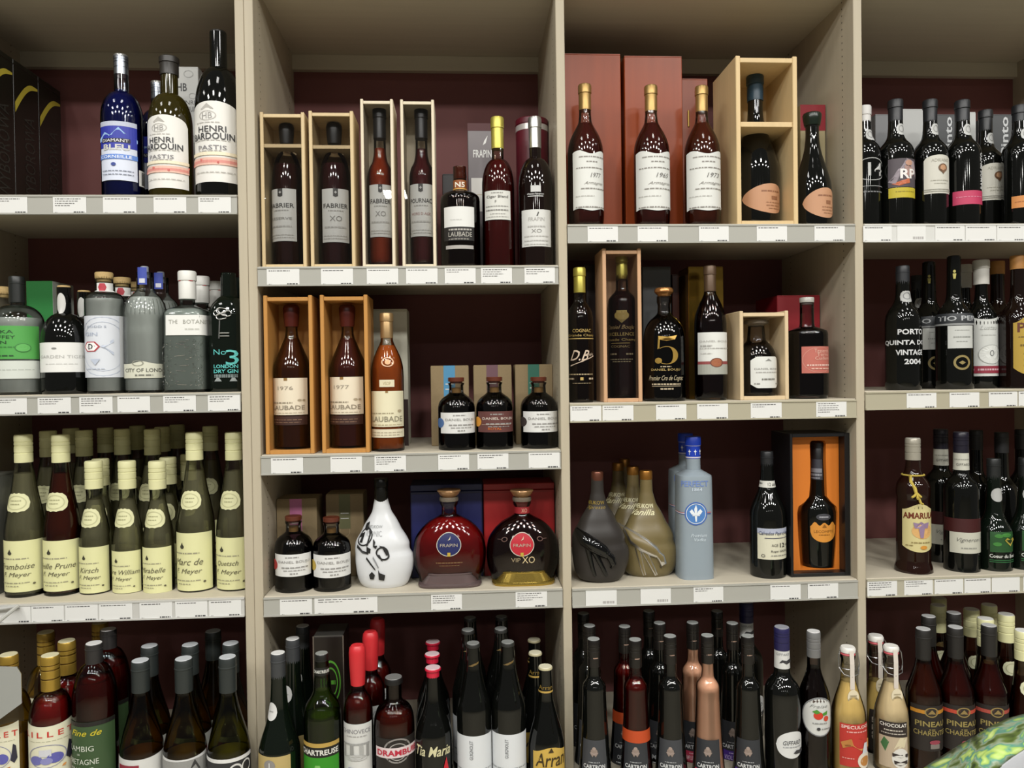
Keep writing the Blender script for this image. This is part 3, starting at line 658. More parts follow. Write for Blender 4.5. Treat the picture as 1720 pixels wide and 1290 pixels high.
# clear plastic bottle case in the corner
cx = -1.075
root = empty('bottle_case', 'clear plastic bottle case in the corner beside the raspberry brandy', 'case', (cx, .06, SH[S])); pl = glassmat('#c9cbc4', '#8d8f88', .2, .35, '#a3a49a')
for x0, x1, y0, y1 in ((-.042, -.0405, 0, .08), (.0405, .042, 0, .08), (-.0405, .0405, 0, .0015), (-.0405, .0405, .0785, .08)): boxo('case_wall', x0, x1, y0, y1, 0, .262, pl, root)
boxo('case_lid', -.043, .043, -.001, .081, .262, .266, pl, root); boxo('case_insert', -.03, .03, .02, .06, .001, .1, M('#c9c59c', .6), root)

# ================================================================ bay 1, bottom shelf
S = '14'
def lillet(lb, px, py, d, liq, x0, x1):
    return B('aperitif_bottle', lb, S, px, py, 65, d, ('r', 1212, 1158, 27), glassmat('#efe9d8', '#8a7a58'), ('screw', py+57, 28, M('#b5943f', .35, .6), '#cfc9a6'), liq,
     [(x0, 1214, x1, 1310, '#dcd9bf', [('T', 'L I L L E T', .5, .80, .10, '#c23a30', .94, .015), ('LN', .12, .9, .68, .012, '#b5b298'), ('RING', .48, .42, .34, .2, .05, '#8a8ba6'), ('D', .3, .36, .12, .08, '#6a6aa8'), ('D', .62, .38, .14, .09, '#5c5ca6'), ('D', .48, .34, .1, .06, '#8787b8'), ('R', .36, .42, .56, .54, '#c9c9cf'), ('P', [(.8, .34), (.86, .62), (.92, .58), (.95, .36), (.88, .28)], '#2c2a38'), ('P', [(.15, .22), (.45, .15), (.8, .24), (.78, .2), (.45, .1), (.17, .18)], '#b5793a')], 'dip')])
l1 = lillet('white aperitif wine with gold cap and yellow wine, next to the plastic holder', 19, 1099, .062, (liqmat('#b58f14', .6, '#d8b838'), 1225), -32, 34)
l2 = lillet('red aperitif wine with gold cap and cream label', 84, 1100, .062, (liqmat('#9a1c20', .6, '#a82022'), 1172), 49, 117)
D(l2, 'red aperitif wine with a gold cap, second in depth', 128, 1078, .15, 'gold-capped aperitifs behind'); D(l1, 'gold-capped aperitif in the dark behind the red aperitif', 77, 1068, .20); D(l2, 'gold-capped aperitif at the very back of the bottom shelf', 168, 1052, .27)
lm = B('spirit_bottle', 'amber apple spirit with a dark green label and yellow script', S, 154, 1080, 68, .07, ('r', 1185, 1112, 25), glassmat('#d9b9a8', '#3a1810'), ('capsule', 1112, 26, '#2a2828', '#c9c8c6'), (liqmat('#6a1810', .6, '#80200e'), 1140),
  [(122, 1212, 185, 1312, '#38502f', [('R', 0, .93, 1, 1, '#1c1a18'), ('T', 'Fine de', .42, .82, .1, '#c5b72e', .6, .01, .4), ('T', 'LAMBIG', .32, .56, .09, '#c9cfc0', .52), ('T', 'DE', .3, .46, .03, '#c9cfc0'), ('T', 'BRETAGNE', .35, .34, .09, '#c9cfc0', .62), ('T', 'MILLESIME', .32, .22, .05, '#c9cfc0', .5), ('LN', .1, .6, .1, .015, '#9aa58c')])])
D(lm, 'amber apple spirit half hidden behind the first dark wine bottle', 207, 1056, .145)
wn = [B('wine_bottle', lb, S, px, py, 69, .068, [(1345, 67), (1338, 69), (1262, 68), (1235, 60), (1205, 44), (1175, 30), (1160, 26), (py+2, 24)], glassmat('#a8aa80', '#14160e'), ('capsule', 1160, 28, '#2a2f2e', '#b9bdc0'), (liqmat(lc, .6, tc), 1262),
   [(px-34, 1272, px+36, 1335, lcol, its, 'dip')])
  for px, py, lb, lc, tc, lcol, its in (
   (237, 1109, 'grey-capped wine bottle with orange wine, nearest the green-labelled spirit', '#b0661a', '#a06a18', '#cfcfcb', [('R', .1, .3, .5, .8, '#8a2a3a')]),
   (307, 1106, 'grey-capped wine bottle with golden wine and a grey sketch label', '#b8801a', '#a87a18', '#d5d5d2', [('R', 0, .5, 1, .9, '#8f8f8c'), ('P', [(.6, .6), (.7, .9), (.8, .6)], '#3a3a3a')]),
   (382, 1103, 'grey-capped wine bottle with yellow wine and a black swirl label', '#b8a820', '#b5a818', '#2c2c2e', [('R', 0, .86, 1, .96, '#d9d9d6'), ('RING', .65, .6, .12, .2, .25, '#cfcfcb'), ('RING', .85, .65, .1, .18, .25, '#cfcfcb')]))]
for px, py, d, wh in ((273, 1090, .155, 'orange wine'), (340, 1084, .155, 'golden wine'), (394, 1077, .155, 'yellow wine'), (357, 1064, .24, 'others, at the back panel')): D(wn[0], 'shaded grey-capped wine bottle behind the '+wh, px, py, d, 'grey-capped wines behind the front row')
# translucent plastic sign clipped to the shelf edge
HOLD = glassmat('#b5b8b4', '#8a8c88', .3, .72, '#aeb0ab')
HY = -.118; hx = hit(16, 1165, HY)[0]; hz = hit(16, 1165, HY)[1]
root = empty('sign_holder', 'translucent grey plastic sign holder sticking out by the white aperitif', 'sign holder', (hx, HY, hz))
pp = [(-60, 1118), (29, 1120), (36, 1132), (37, 1181), (0, 1208), (-60, 1236)]
f2 = [(hit(a, b, HY)[0]-hx, 0, hit(a, b, HY)[1]-hz) for a, b in pp]; n = len(f2)
newobj('plate', [(a, -.001, c) for a, b, c in f2]+[(a, .001, c) for a, b, c in f2], [tuple(range(n)), tuple(range(n, 2*n))[::-1]]+[(k, n+k, n+(k+1) % n, (k+1) % n) for k in range(n)], HOLD, root)
a1 = [(hit(x, y, dd)[0]-hx, dd-HY, hit(x, y, dd)[1]-hz) for x, y, dd in ((30, 1018, -.010), (0, 1042, -.06), (-30, 1075, HY), (-35, 1125, HY))]
newobj('arm', *tube(a1, .004, 8), M('#b2b2ae', .4), root, True)
a1 = [(hit(x, y, dd)[0]-hx, dd-HY, hit(x, y, dd)[1]-hz) for x, y, dd in ((30, 1018, -.010), (0, 1023, -.010), (-30, 1028, -.010))]
newobj('clip', *tube(a1, .004, 8), M('#b2b2ae', .4), root, True)

# ================================================================ bay 2, top shelf
S = '21'
PINE = woodmat('#cdb78e', .10, 16); PALE = woodmat('#d9cdb4', .08, 16); OAK = woodmat('#b98546', .14, 16)
AMB = liqmat('#3a150c', .55, '#7a3a1e'); DKRED = liqmat('#4a2420', .55, '#5a2c20'); ORNG = liqmat('#b8502c', .6, '#d8743a'); ROSE = liqmat('#74363a', .55, '#a85a54')
def tallbottle(lb, px, py, w, d, P, liq, cap, L): return B('cognac_bottle', lb, S, px, py, w, d, P, glassmat('#f2eee8', '#a89c90'), cap, (liq, py+70), L, lift=.0078)
def fabrier(l1, l2, mid='#8c8a86', bands=True):
    return [('P', [(.42, 1.0), (.58, 1.0), (.58, .86), (.5, .84), (.42, .86)], '#3c3a38'), ('T', '+', .5, .93, .05, '#d9d9d6', None, .02), ('T', l1, .5, .68, .085, '#4c4a48', .84, .01), ('LN', .25, .75, .585, .02, '#a5a39f'), ('T', l2, .5, .44 if l2 == 'XO' else .43, .10 if l2 == 'XO' else .05, mid, .4 if l2 == 'XO' else .7), ('LN', .12, .85, .28, .03, '#b3b1ad', 5), ('LN', .08, .9, .12, .018, '#c0beba', 6), ('LN', .08, .9, .07, .018, '#c0beba', 7)]
LBW = '#d4d4d0'
crate('wooden_bottle_box', 'pale pine bottle box with crossbar, standing against the upright', S, 438, 188, 513, .02, .10, PINE, .0075, 241)
tallbottle('dark Reserve brandy in the pine box against the upright', 481, 209, 50, .07, ('r', 318, 256, 19), DKRED, ('wax', 243, 24, '#1a1816'), [(457, 317, 497, 405, LBW, fabrier('FABRIER', 'RESERVE'))])
crate('wooden_bottle_box', 'pale pine bottle box with crossbar, second from the upright', S, 520, 186, 595, .02, .10, PINE, .0075, 243)
tallbottle('brown XO brandy in the second pine box with crossbar', 561, 208, 52, .07, ('r', 318, 256, 19), liqmat('#5a3034', .5, '#6a3a34'), ('wax', 243, 25, '#1a1816'), [(543, 317, 585, 407, LBW, fabrier('FABRIER', 'XO'))])
crate('wooden_bottle_box', 'tall white-wood box glazed over an orange XO brandy', S, 607, 166, 662, .02, .10, PALE, .0065)
tallbottle('slim flute of orange-red XO brandy in the tall white box', 637, 181, 42, .062, [(440, 36), (436, 41), (360, 42), (300, 42), (285, 37), (272, 25), (255, 20), (182, 19)], ORNG, ('lip', 234, 21, '#1f1d1c'), [(622, 310, 657, 398, LBW, fabrier('FABRIER', 'XO'))])
crate('wooden_bottle_box', 'tall white-wood box glazed over a plum-red brandy', S, 674, 167, 731, .02, .10, PALE, .0065)
tallbottle('slim flute of plum-red brandy in the tall white box', 707, 182, 42, .062, [(440, 36), (436, 41), (360, 42), (300, 42), (285, 37), (272, 25), (255, 20), (183, 19)], ROSE, ('lip', 234, 21, '#1f1d1c'), [(690, 309, 727, 397, LBW, fabrier('POURNAC', 'HORS D AGE', '#a9827e'))])
carton('spirit_carton', 'dark grey carton tucked behind the square-shouldered decanter', S, 744, 292, 785, .15, .09, M('#2c2a2b', .5))
B('armagnac_decanter', 'squat dark decanter with two-tone white and black label and amber stopper', S, 772, 281, 66, .06, ('q', 343, 322, 22), glassmat('#e0d2c8', '#4a3830'), None, (liqmat('#140606', .75, '#3a1612'), 335),
  [(747, 347, 796, 381, '#d8d8d4', [('LN', .25, .6, .35, .05, '#c4c4c0')]), (747, 381, 796, 404, '#1d1a18', [('LN', .2, .9, .8, .12, '#a5a19a'), ('T', 'LAUBADE', .55, .45, .34, '#b5b1a8', .72), ('LN', .2, .8, .1, .08, '#8a867e')]), (750, 412, 795, 418, '#a5a19c', []), (761, 302, 784, 318, '#8a4a18', [('T', 'N5', .5, .5, .55, '#e5dccb', .5, .02), ('R', 0, 0, 1, .12, '#c99a4a')])])
bt = bpy.data.objects['armagnac_decanter']; zt = hit(772, 281, .06)[1]-SH[S]
newobj('stopper', *lathe([(zt-.028, .0135, .0135, 0), (zt-.02, .0145, .0145, 0), (zt-.012, .0135, .0135, 0), (zt-.006, .0148, .0148, 0), (zt, .0142, .0142, 0)], 20), M('#6a2e14', .12), bt, True)
carton('spirit_carton', 'grey and black cognac carton with a white panel, behind the gold-capped cognac', S, 787, 207, 829, .17, .085, M('#6f686a', .4), [('T', 'FRAPIN', .58, .80, .05, '#d9d9d6', .74, .02), ('P', [(.6, .855), (.66, .885), (.8, .92), (.72, .87)], '#d9d9d6')], [(0, .95, 1, 1, '#4a2022', []), (.12, .42, .9, .64, '#d5d2cc', [('LN', .1, .8, .5, .03, '#b5a888')])])
B('cognac_bottle', 'dark red cognac with an olive-gold cap and cigar label', S, 835, 198, 54, .06, ('r', 316, 268, 20), glassmat('#f0e6da', '#8a6a50'), ('lip', 251, 21, OLGOLD), (liqmat('#641618', .62, '#7a1c14'), 271),
  [(815, 320, 857, 369, '#d0d0c9', [('T', 'Cigar Blend', .5, .78, .12, '#5c5a56', .78, .01), ('LN', .3, .7, .92, .03, '#8a8884'), ('T', 'F', .45, .62, .09, '#6a6864'), ('LN', .08, .9, .46, .03, '#8a8884'), ('LN', .08, .9, .33, .04, '#7a7874'), ('LN', .25, .8, .2, .02, '#9a9894'), ('LN', .1, .9, .1, .02, '#a5a39f')])])
c7 = B('cognac_bottle', 'near-black cognac with a silver cap and white castle emblem', S, 898, 198, 58, .06, ('r', 318, 266, 20), BROWNBLK, ('lip', 250, 21, SILV), None,
  [(877, 352, 925, 414, '#cfcfcb', [('P', [(.5, .82), (.55, .94), (.58, .92), (.54, .82)], '#4a4a48'), ('T', 'FRAPIN', .5, .74, .10, '#a9a7a3', .48), ('LN', .24, .78, .54, .04, '#a9a7a3'), ('T', 'XO', .5, .42, .10, '#8f8d89', .3), ('LN', .12, .88, .28, .03, '#b3b1ad'), ('LN', .12, .88, .16, .03, '#b3b1ad'), ('LN', .12, .88, .06, .02, '#b3b1ad')]),
   (886, 306, 913, 332, None, [('R', .22, .36, .82, .78, '#c4c4c2'), ('P', [(.24, .78), (.28, 1.02), (.32, .78)], '#c4c4c2'), ('P', [(.44, .78), (.48, 1.0), (.52, .78)], '#c4c4c2'), ('P', [(.72, .78), (.76, 1.02), (.80, .78)], '#c4c4c2'), ('T', 'Chateau Fontpinot', .5, .22, .13, '#d9d9d8', 1.0, .01, .2), ('R', .04, .06, .96, .11, '#c4c4c2')])])
tz = hit(893, 203, .17)[1]-SH[S]; tx = hit(893, 203, .17)[0]; tr_ = 27*mpp(.17)
root = empty('gift_tube', 'wine-red round gift tube with a silver band, behind the silver-capped cognac', 'gift tube', (tx, .17, SH[S]))
newobj('tube_body', *lathe([(0, tr_, tr_, 0), (tz-.014, tr_, tr_, 0)], 28, top=True), M('#5a1020', .4), root, True)
newobj('tube_lid', *lathe([(tz-.0135, tr_*1.02, tr_*1.02, 0), (tz-.002, tr_*1.02, tr_*1.02, 0), (tz, tr_*.97, tr_*.97, 0)], 28), M('#5a1020', .4), root, True)
newobj('tube_band', *lathe([(tz-.030, tr_*1.01, tr_*1.01, 0), (tz-.0165, tr_*1.01, tr_*1.01, 0)], 28, top=False, bottom=False), M('#c9c4c0', .3, .4), root, True)

# ================================================================ bay 2, second shelf
S = '22'
def laub(year, cream='#d8cdb4'):
    return [('R', .44, .93, .52, 1.0, '#8a6a3a'), ('T', year, .46, .73, .10, '#9a9080', .36), ('LN', .06, .62, .33, .035, '#8f8572', 3), ('D', .78, .40, .05, .03, '#a5987e'), ('D', .88, .40, .04, .025, '#a5987e'), ('T', 'LAUBADE', .5, .20, .12, '#8a8070', .8, .004), ('LN', .1, .9, .06, .015, '#b5aa94')]
def laubade(lb, px, py, d, liq, x0, x1, y0, y1, year):
    return B('armagnac_bottle', lb, S, px, py, 60, d, [(762, 54), (756, 59), (640, 60), (620, 60), (606, 54), (590, 41), (575, 29), (566, 22), (552, 19), (py+2, 19)], glassmat('#f4f0ea', '#b5a898'), ('wax', 549, 26, M('#4a1a14', .28)), (liq, 568),
     [(x0, y0, x1, y1, '#ddd2bb', laub(year)), (x0, y1+2, x1, y1+17, '#3a211a', [('LN', .1, .85, .6, .06, '#8a6a54', 4), ('LN', .1, .8, .3, .06, '#8a6a54', 5)])], lift=.0075)
crate('wooden_bottle_box', 'honey oak open box holding the darkest armagnac, beside the upright', S, 444, 496, 526, .012, .11, OAK, .0085, pane=False)
laubade('dark 1976 armagnac with maroon wax top in the first oak box', 489, 512, .066, liqmat('#56280f', .62, '#6a3418'), 460, 515, 635, 697, '1976')
crate('wooden_bottle_box', 'honey oak open box holding the reddish 1977 armagnac', S, 539, 495, 619, .012, .11, OAK, .0085, pane=False)
laubade('reddish-dark 1977 armagnac with maroon wax top in the second oak box', 583, 512, .066, liqmat('#5c2620', .62, '#70301c'), 555, 609, 633, 696, '1977')
carton('spirit_carton', 'pale grey carton with a dark foot, behind the orange VSOP armagnac', S, 624, 519, 685, .16, .085, M('#b9b8a8', .5), [('LN', .2, .85, .52, .012, '#8a8a78'), ('T', 'LAUBADE', .5, .50+.08, .05, '#7f7d6c', .72), ('LN', .15, .6, .66, .012, '#8a8a78'), ('D', .74, .66, .05, .015, '#8a8a78')], [(0, 0, 1, .34, '#2a1713', [])])
B('armagnac_bottle', 'bright orange VSOP armagnac with a gold cap and cream label', S, 649, 526, 54, .056, [(760, 52), (754, 54), (640, 54), (620, 53), (606, 48), (590, 36), (577, 24), (570, 20), (528, 19)], glassmat('#f6efe4', '#c0a888'), ('lip', 568, 21, M('#a88a60', .35, .6)), (liqmat('#c46a2e', .66, '#e09a4a'), 580),
  [(625, 657, 677, 717, '#dad3b4', [('R', .48, .95, .54, 1, '#8a6a3a'), ('LN', .06, .66, .38, .03, '#9a9074', 3), ('D', .82, .44, .06, .04, '#a5987a'), ('T', 'LAUBADE', .5, .22, .15, '#86806c', .8, .004), ('LN', .1, .9, .06, .02, '#b5aa88')]), (638, 638, 662, 650, '#d8cfb0', [('T', 'VSOP', .5, .5, .45, '#a89a72', .5)]), (625, 721, 678, 735, '#d8d0b6', [('LN', .1, .9, .6, .1, '#a9a088'), ('LN', .1, .8, .3, .1, '#a9a088')]),
   (640, 599, 662, 617, None, [('RING', .5, .5, .45, .45, .2, '#e0b58a'), ('D', .5, .5, .2, .25, '#d8a878')])])
KRAFT = M('#8c7a5c', .75, 0, .2, 0, .08, 200)
def kraft(lb, x0, y0, x1, rib, ru, d0=.135): return carton('spirit_carton', lb, S, x0, y0, x1, d0, .075, KRAFT, [('RING', .5, .55, .14, .07, .14, '#a08c6a')], [(ru, .58, ru+.3, 1.0, rib, [('LN', .15, .85, .3, .03, '#d5d5d0'), ('LN', .15, .85, .45, .03, '#d5d5d0')])])
kraft('kraft paper carton with a light blue ribbon print', 724, 614, 788, '#4a8ab0', .34)
kraft('kraft paper carton with a mauve ribbon print', 796, 613, 860, '#6a4a52', .34)
kraft('kraft paper carton with a dark green ribbon print', 866, 612, 929, '#2f6a58', .34)
DBG = glassmat('#d8d4d0', '#5a5450')
def bouju(lb, px, py, w, x0, x1, y0, y1, col, seal, d=.058, brown=False, ink='#8f8d8a'):
    yb = {'22': 758, '23': 997}[S]; k = yb-758
    b = B('cognac_flask', lb, S, px, py, w, d, [(yb, w-5), (yb-3, w-1), (yb-8, w), (py+52, w), (py+42, w-4), (py+34, w-16), (py+30, 34), (py+26, 25), (py+14, 24), (py+11, 27), (py+9, 27)], DBG, ('cork', py+10, 27, M('#5a2a1a', .35)), (liqmat('#080505', .9, '#1a0806'), py+36),
      [(x0, y0, x1, y1, col, [('D', -.02, .5, .14, .24, seal), ('LN', .35, .65, .86, .05, ink), ('T', 'DANIEL BOUJU', .54, .64, .15, ink if not brown else '#d5c9bd', .76, .004), ('LN', .25, .88, .4, .06, ink, 5), ('LN', .3, .8, .27, .04, ink, 6)]+([('T', 'ROYAL', .45, .17, .12, '#c9682a', .3), ('R', .14, .35, .85, .37, '#b59a8a')] if brown else [('LN', .45, .62, .13, .06, ink, 7)]))])
    zt = b.zz(py+26); newobj('cork_neck', *lathe([(zt, .0105, .0105, 0), (zt+.012, .0105, .0105, 0)], 18), M('#b08a50', .6), b.root, True)
    return b
bouju('dark cognac flask with a white label and blue seal', 766, 634, 62, 741, 797, 693, 728, '#d4d4d1', '#4a6a9a')
bouju('dark cognac flask with a brown label and orange lettering', 830, 633, 62, 804, 861, 691, 726, '#5c3430', '#c98a2a', brown=True)
bouju('dark cognac flask with a white label and black seal', 905, 633, 62, 880, 937, 691, 726, '#d4d4d1', '#3a3230')

# ================================================================ bay 2, third shelf
S = '23'
kraft('kraft paper carton with a pink ribbon print', 465, 838, 533, '#b56a92', .33, .125)
kraft('dark kraft paper carton with an olive ribbon print', 548, 830, 611, '#6a6a48', .35, .15)
bouju('dark cognac flask with a white label and red seal', 499, 866, 62, 471, 527, 931, 968, '#d8d8d5', '#b53a3a', .062)
bouju('dark cognac flask with a white label and yellow seal', 559, 868, 62, 531, 590, 932, 970, '#d8d8d5', '#b59a3a', .062)
# teardrop bottles with a bulging side
def teardrop(lb, sh, px, py, yb, glass, capm, L, d, liq=None, caph=40, s=1.0, capk='lip', capw=22):
    rows = [(0, 52, 5), (8, 71, 3.5), (21, 86.5, 3.3), (37, 94.5, 4.3), (50, 97, 4.3), (61, 95, 3.4), (66, 91.5, 1.2), (70, 90.5, .6), (77, 90, .8), (86, 84, .5), (96, 72, .6), (101, 66, .2), (109, 58.5, .3), (119, 47, 1), (132, 32, .6), (146, 25, 0), (152, 22, 0)]
    rows = [(yb-q[0], q[1], q[2]) for q in rows]+[(py+3, 20, 0)]
    return B('liqueur_bottle', lb, sh, px, py, 94, d, [(q[0], q[1]*s, q[2]) for q in rows], glass, (capk, py+caph, capw, capm), liq, L, flat=.55, seg=36)
PH = '#1c1c1c'
tw = teardrop('matte white teardrop bottle with a black panther drawing', S, 637, 803, 990, M('#d6d8da', .25), M('#15140f', .2), [
  (598, 880, 652, 975, None, [('P', [(.02, .98), (.16, 1.02), (.30, .9), (.2, .86), (.08, .88)], PH), ('P', [(.0, .80), (.16, .84), (.2, .66), (.1, .66), (.1, .76), (.02, .74)], PH), ('RING', .22, .76, .26, .16, .16, PH), ('P', [(.30, .9), (.42, .86), (.40, .62), (.34, .6), (.36, .8)], PH), ('P', [(.05, .62), (.25, .52), (.42, .5), (.4, .46), (.22, .48), (.04, .56)], PH), ('P', [(.36, .6), (.48, .56), (.46, .48), (.36, .5)], PH), ('P', [(.52, .74), (.60, .68), (.58, .62), (.66, .62), (.62, .56), (.54, .6)], PH), ('RING', .78, .48, .17, .12, .24, PH), ('P', [(.7, .62), (.84, .6), (.92, .46), (.86, .44), (.8, .56)], PH), ('P', [(.66, .46), (.7, .36), (.74, .34), (.7, .46)], PH), ('P', [(.34, .42), (.54, .22), (.56, .18), (.52, .2), (.32, .38)], PH), ('P', [(.38, .10), (.46, .16), (.54, .1), (.5, .02), (.4, .02)], PH), ('P', [(.62, .2), (.66, .14), (.8, .1), (.78, .0), (.64, .02)], PH), ('P', [(.52, .44), (.64, .24), (.62, .22), (.5, .4)], '#8a8c8e')]),
  (610, 880, 650, 905, None, [('T', 'MEUKOW', .45, .80, .2, '#8f9192', .62), ('T', 'ICONIC', .45, .35, .36, '#a5a7a8', .55)])], .068)
carton('spirit_carton', 'dark blue presentation box behind the blue-disc decanter', S, 690, 814, 811, .115, .10, M('#12163e', .4), [('R', .02, .02, .98, .9, '#161b56')], lid=.07)
carton('spirit_carton', 'scarlet presentation box behind the red-disc decanter', S, 813, 812, 932, .115, .10, M('#8c1616', .45), [('R', .02, .02, .98, .9, '#9c1618')], lid=.07)
def frapin(lb, px, col, liq, gold, mn, edge):
    rows = [(985, 98, 0), (983, 103, 0), (976, 103, 0), (968, 104, 0), (960, 110, 0), (945, 119, 0), (928, 122, 0), (912, 119, 0), (902, 114, 0), (887, 95, 0), (874, 67, 0), (867, 40, 0), (863, 26, 0), (850, 25, 0), (846, 30, 0), (840, 31, 0), (835, 26, 0)]
    b = B('cognac_decanter', lb, S, px, 835, 121, .068, rows, glassmat('#f2e4e0', '#b58a84'), None, (liq, 868), [
      (px-20, 894, px+20, 934, col, [('RING', .5, .5, .5, .5, .06, '#b9b4a8'), ('T', 'FRAPIN', .5, .46, .13, '#a9a08e', .7), ('P', [(.46, .66), (.54, .76), (.58, .84), (.56, .7)], '#c9c0a8'), ('R', .44, .0, .56, .16, '#b59a3a')], 'ellipse')], flat=.42, seg=40)
    m = b.m; H = b.H
    newobj('stopper', *lathe([(H-.004, 11*m, 11*m, 0), (H+2*m, 12*m, 12*m, 0), (H+4*m, 16*m, 16*m, 0), (H+8*m, 18*m, 18*m, 0), (H+11*m, 20*m, 20*m, 0), (H+13*m, 19*m, 19*m, 0)], 26), M('#a9825a', .15, .35), b.root, True)
    newobj('collar', *lathe([(H-6*m, 15.6*m, 15.6*m, 0), (H-3*m, 16.5*m, 16.5*m, 0), (H+1*m, 15.6*m, 15.6*m, 0)], 26), glassmat('#e8e0d4', '#a89a88', .05, .3, '#b5a894'), b.root, True)
    # pedestal
    V = []; F = []; yb = 985
    prof = [(0, 52, 37), (.004, 53, 38), (.007, 52, 37.5), (.009, 46, 36), (.027, 38, 33), (.029, 39, 33.5), (.031, 37, 31)]
    V, F = lathe([(z, a*m, c*m, 0) for z, a, c in prof], 40, 4)
    newobj('pedestal', V, F, mn, b.root)
    return b
GOLDM = M('#b59a4a', .22, .85, .5, 0, .15, 260)
f1 = frapin('round flat decanter of red cognac with a dark blue disc', 754, '#141c52', liqmat('#9a1418', .62, '#a81418'), False, glassmat('#e0d0cc', '#8a6a68', .12, .35, '#8c7674'), 0)
f1.lab(728, 940, 782, 952, None, [('LN', .1, .9, .6, .14, '#8a5a3a'), ('LN', .2, .8, .2, .1, '#8a5a3a')])
f2_ = frapin('round flat decanter of dark cognac with a red disc on a gold foot', 876, '#b01c2c', liqmat('#1c0508', .75, '#4a0c10'), True, GOLDM, 0)
f2_.lab(850, 933, 904, 947, None, [('T', 'VIP', .3, .5, .5, '#9a8a6a', .28), ('T', 'XO', .68, .5, .8, '#c9b58a', .38)]); f2_.lab(835, 896, 918, 916, None, [('RING', .16, .5, .06, .2, .3, '#5a4038'), ('RING', .84, .5, .06, .2, .3, '#5a4038'), ('R', .02, .48, .1, .52, '#5a4038'), ('R', .9, .48, .98, .52, '#5a4038')])
f2_.lab(862, 852, 890, 863, '#8c1a22', [('T', 'XO', .6, .5, .6, '#c9a08a', .25)], name='neck_band')

# ================================================================ bay 2, bottom shelf
S = '24'
w1 = B('wine_bottle', 'dark cider-style bottle with a round white sticker and cream label', S, 467, 1096, 68, .07, [(1345, 66), (1338, 68), (1258, 67), (1240, 60), (1215, 44), (1185, 30), (1150, 25), (1098, 22)], GREENBLK, ('capsule', 1144, 24, '#3a3c3e', '#d5d5d2'), None,
  [(447, 1181, 466, 1210, '#cfcfcc', [('LN', .3, .7, .5, .06, '#9a9a98')], 'ellipse'), (430, 1270, 487, 1330, '#b5a068', [('D', .5, .75, .14, .16, '#8a8682'), ('T', '1', .5, .75, .16, '#d9d9d6')])])
D(w1, 'dark bottle with a round white sticker, second behind the cider-style bottle', 490, 1078, .15); D(w1, 'dark bottle with a round white sticker, third behind the cider-style bottle', 508, 1056, .24)
ch = B('liqueur_bottle', 'green herbal liqueur with a black cap and lime green label', S, 540, 1097, 62, .062, [(1340, 60), (1333, 62), (1205, 62), (1188, 58), (1176, 48), (1166, 36), (1158, 30), (1140, 27), (1100, 21)], glassmat('#c5d0a0', '#2c3a14'), ('capsule', 1136, 22, '#151513', '#8a8c88'), (liqmat('#566a14', .55, '#6a7a1c'), 1200),
  [(511, 1255, 568, 1272, '#15140f', [('T', 'CHARTREUSE', .5, .5, .55, '#d9d9d2', .92, .03)]), (511, 1248, 568, 1255, '#b5964a', []), (511, 1272, 568, 1335, '#2f8a1c', [('P', [(.35, .3), (.45, .8), (.55, .8), (.65, .3)], '#7ab560')]), (529, 1122, 551, 1135, '#15140f', [('T', 'CHARTREUSE', .5, .5, .4, '#d9d9d2', 1.1, .02)])])
root, hw, H = carton('spirit_carton', 'tall black carton with a round green seal and grey lid', S, 528, 1068, 578, .145, .085, M('#1c1512', .3), [('RING', .56, .66, .34, .16, .1, '#4a8a2a'), ('RING', .56, .66, .24, .11, .12, '#4a8a2a'), ('LN', .4, .72, .66, .03, '#4a8a2a'), ('V', 'CHARTREUSE', .6, .25, .2, '#5aa030', .5, .02)], topmat=M('#6a6864', .3, .6))
for x in (-hw, hw): boxo('metal_edge', x-.0012, x+.0012, -.0012, .0012, 0, H, M('#8a807a', .25, .8), root)
rw = B('liqueur_bottle', 'slim red-waxed bottle of wine liqueur with a castle label', S, 600, 1083, 48, .06, [(1340, 46), (1333, 48), (1195, 48), (1180, 45), (1168, 36), (1160, 26), (1152, 21), (1085, 20)], glassmat('#e8d0c8', '#5a2a20'), ('wax', 1149, 27, M('#c42a30', .4)), (liqmat('#722018', .6, '#8a2a1c'), 1168),
  [(577, 1216, 624, 1320, '#cdcdc9', [('T', 'CHINOVECE', .5, .88, .07, '#77757a', .84), ('LN', .25, .8, .8, .015, '#9a9896'), ('R', .1, .66, .88, .69, '#9a9a98'), ('R', .12, .46, .2, .66, '#a5a5a2'), ('R', .35, .5, .45, .66, '#8f8f8c'), ('R', .6, .48, .7, .66, '#a5a5a2'), ('R', .78, .46, .86, .66, '#8f8f8c'), ('D', .5, .46, .3, .05, '#b0b0ad'), ('P', [(.3, .3), (.45, .3), (.45, .22), (.375, .18), (.3, .22)], '#5a62a0')])])
D(rw, 'red-waxed bottle second in line behind the castle-label one', 622, 1058, .145); D(rw, 'red-waxed bottle third in line, deep in the shade', 634, 1042, .235)
B('liqueur_bottle', 'round-shouldered amber liqueur with a white and red banner label', S, 661, 1137, 68, .064, [(1340, 66), (1333, 68), (1222, 68), (1205, 66), (1190, 58), (1182, 46), (1178, 33), (1172, 26), (1140, 26)], glassmat('#d8b8a0', '#4a2010'), ('crown', 1176, 30, '#151413', '#6f706e'), (liqmat('#7c2c10', .62, '#8a3a14'), 1195),
  [(634, 1240, 696, 1320, '#1f1a17', [('RING', .5, .74, .3, .26, .12, '#8a8682'), ('P', [(.3, .92), (.7, .92), (.7, .5), (.3, .5)], '#2c2724'), ('RING', .5, .72, .2, .18, .1, '#a5a19c')]), (634, 1255, 696, 1272, '#d9c9c9', [('T', 'DRAMBUIE', .5, .5, .58, '#b5243c', .9, .03)], 'rect', 'banner', .0018)])
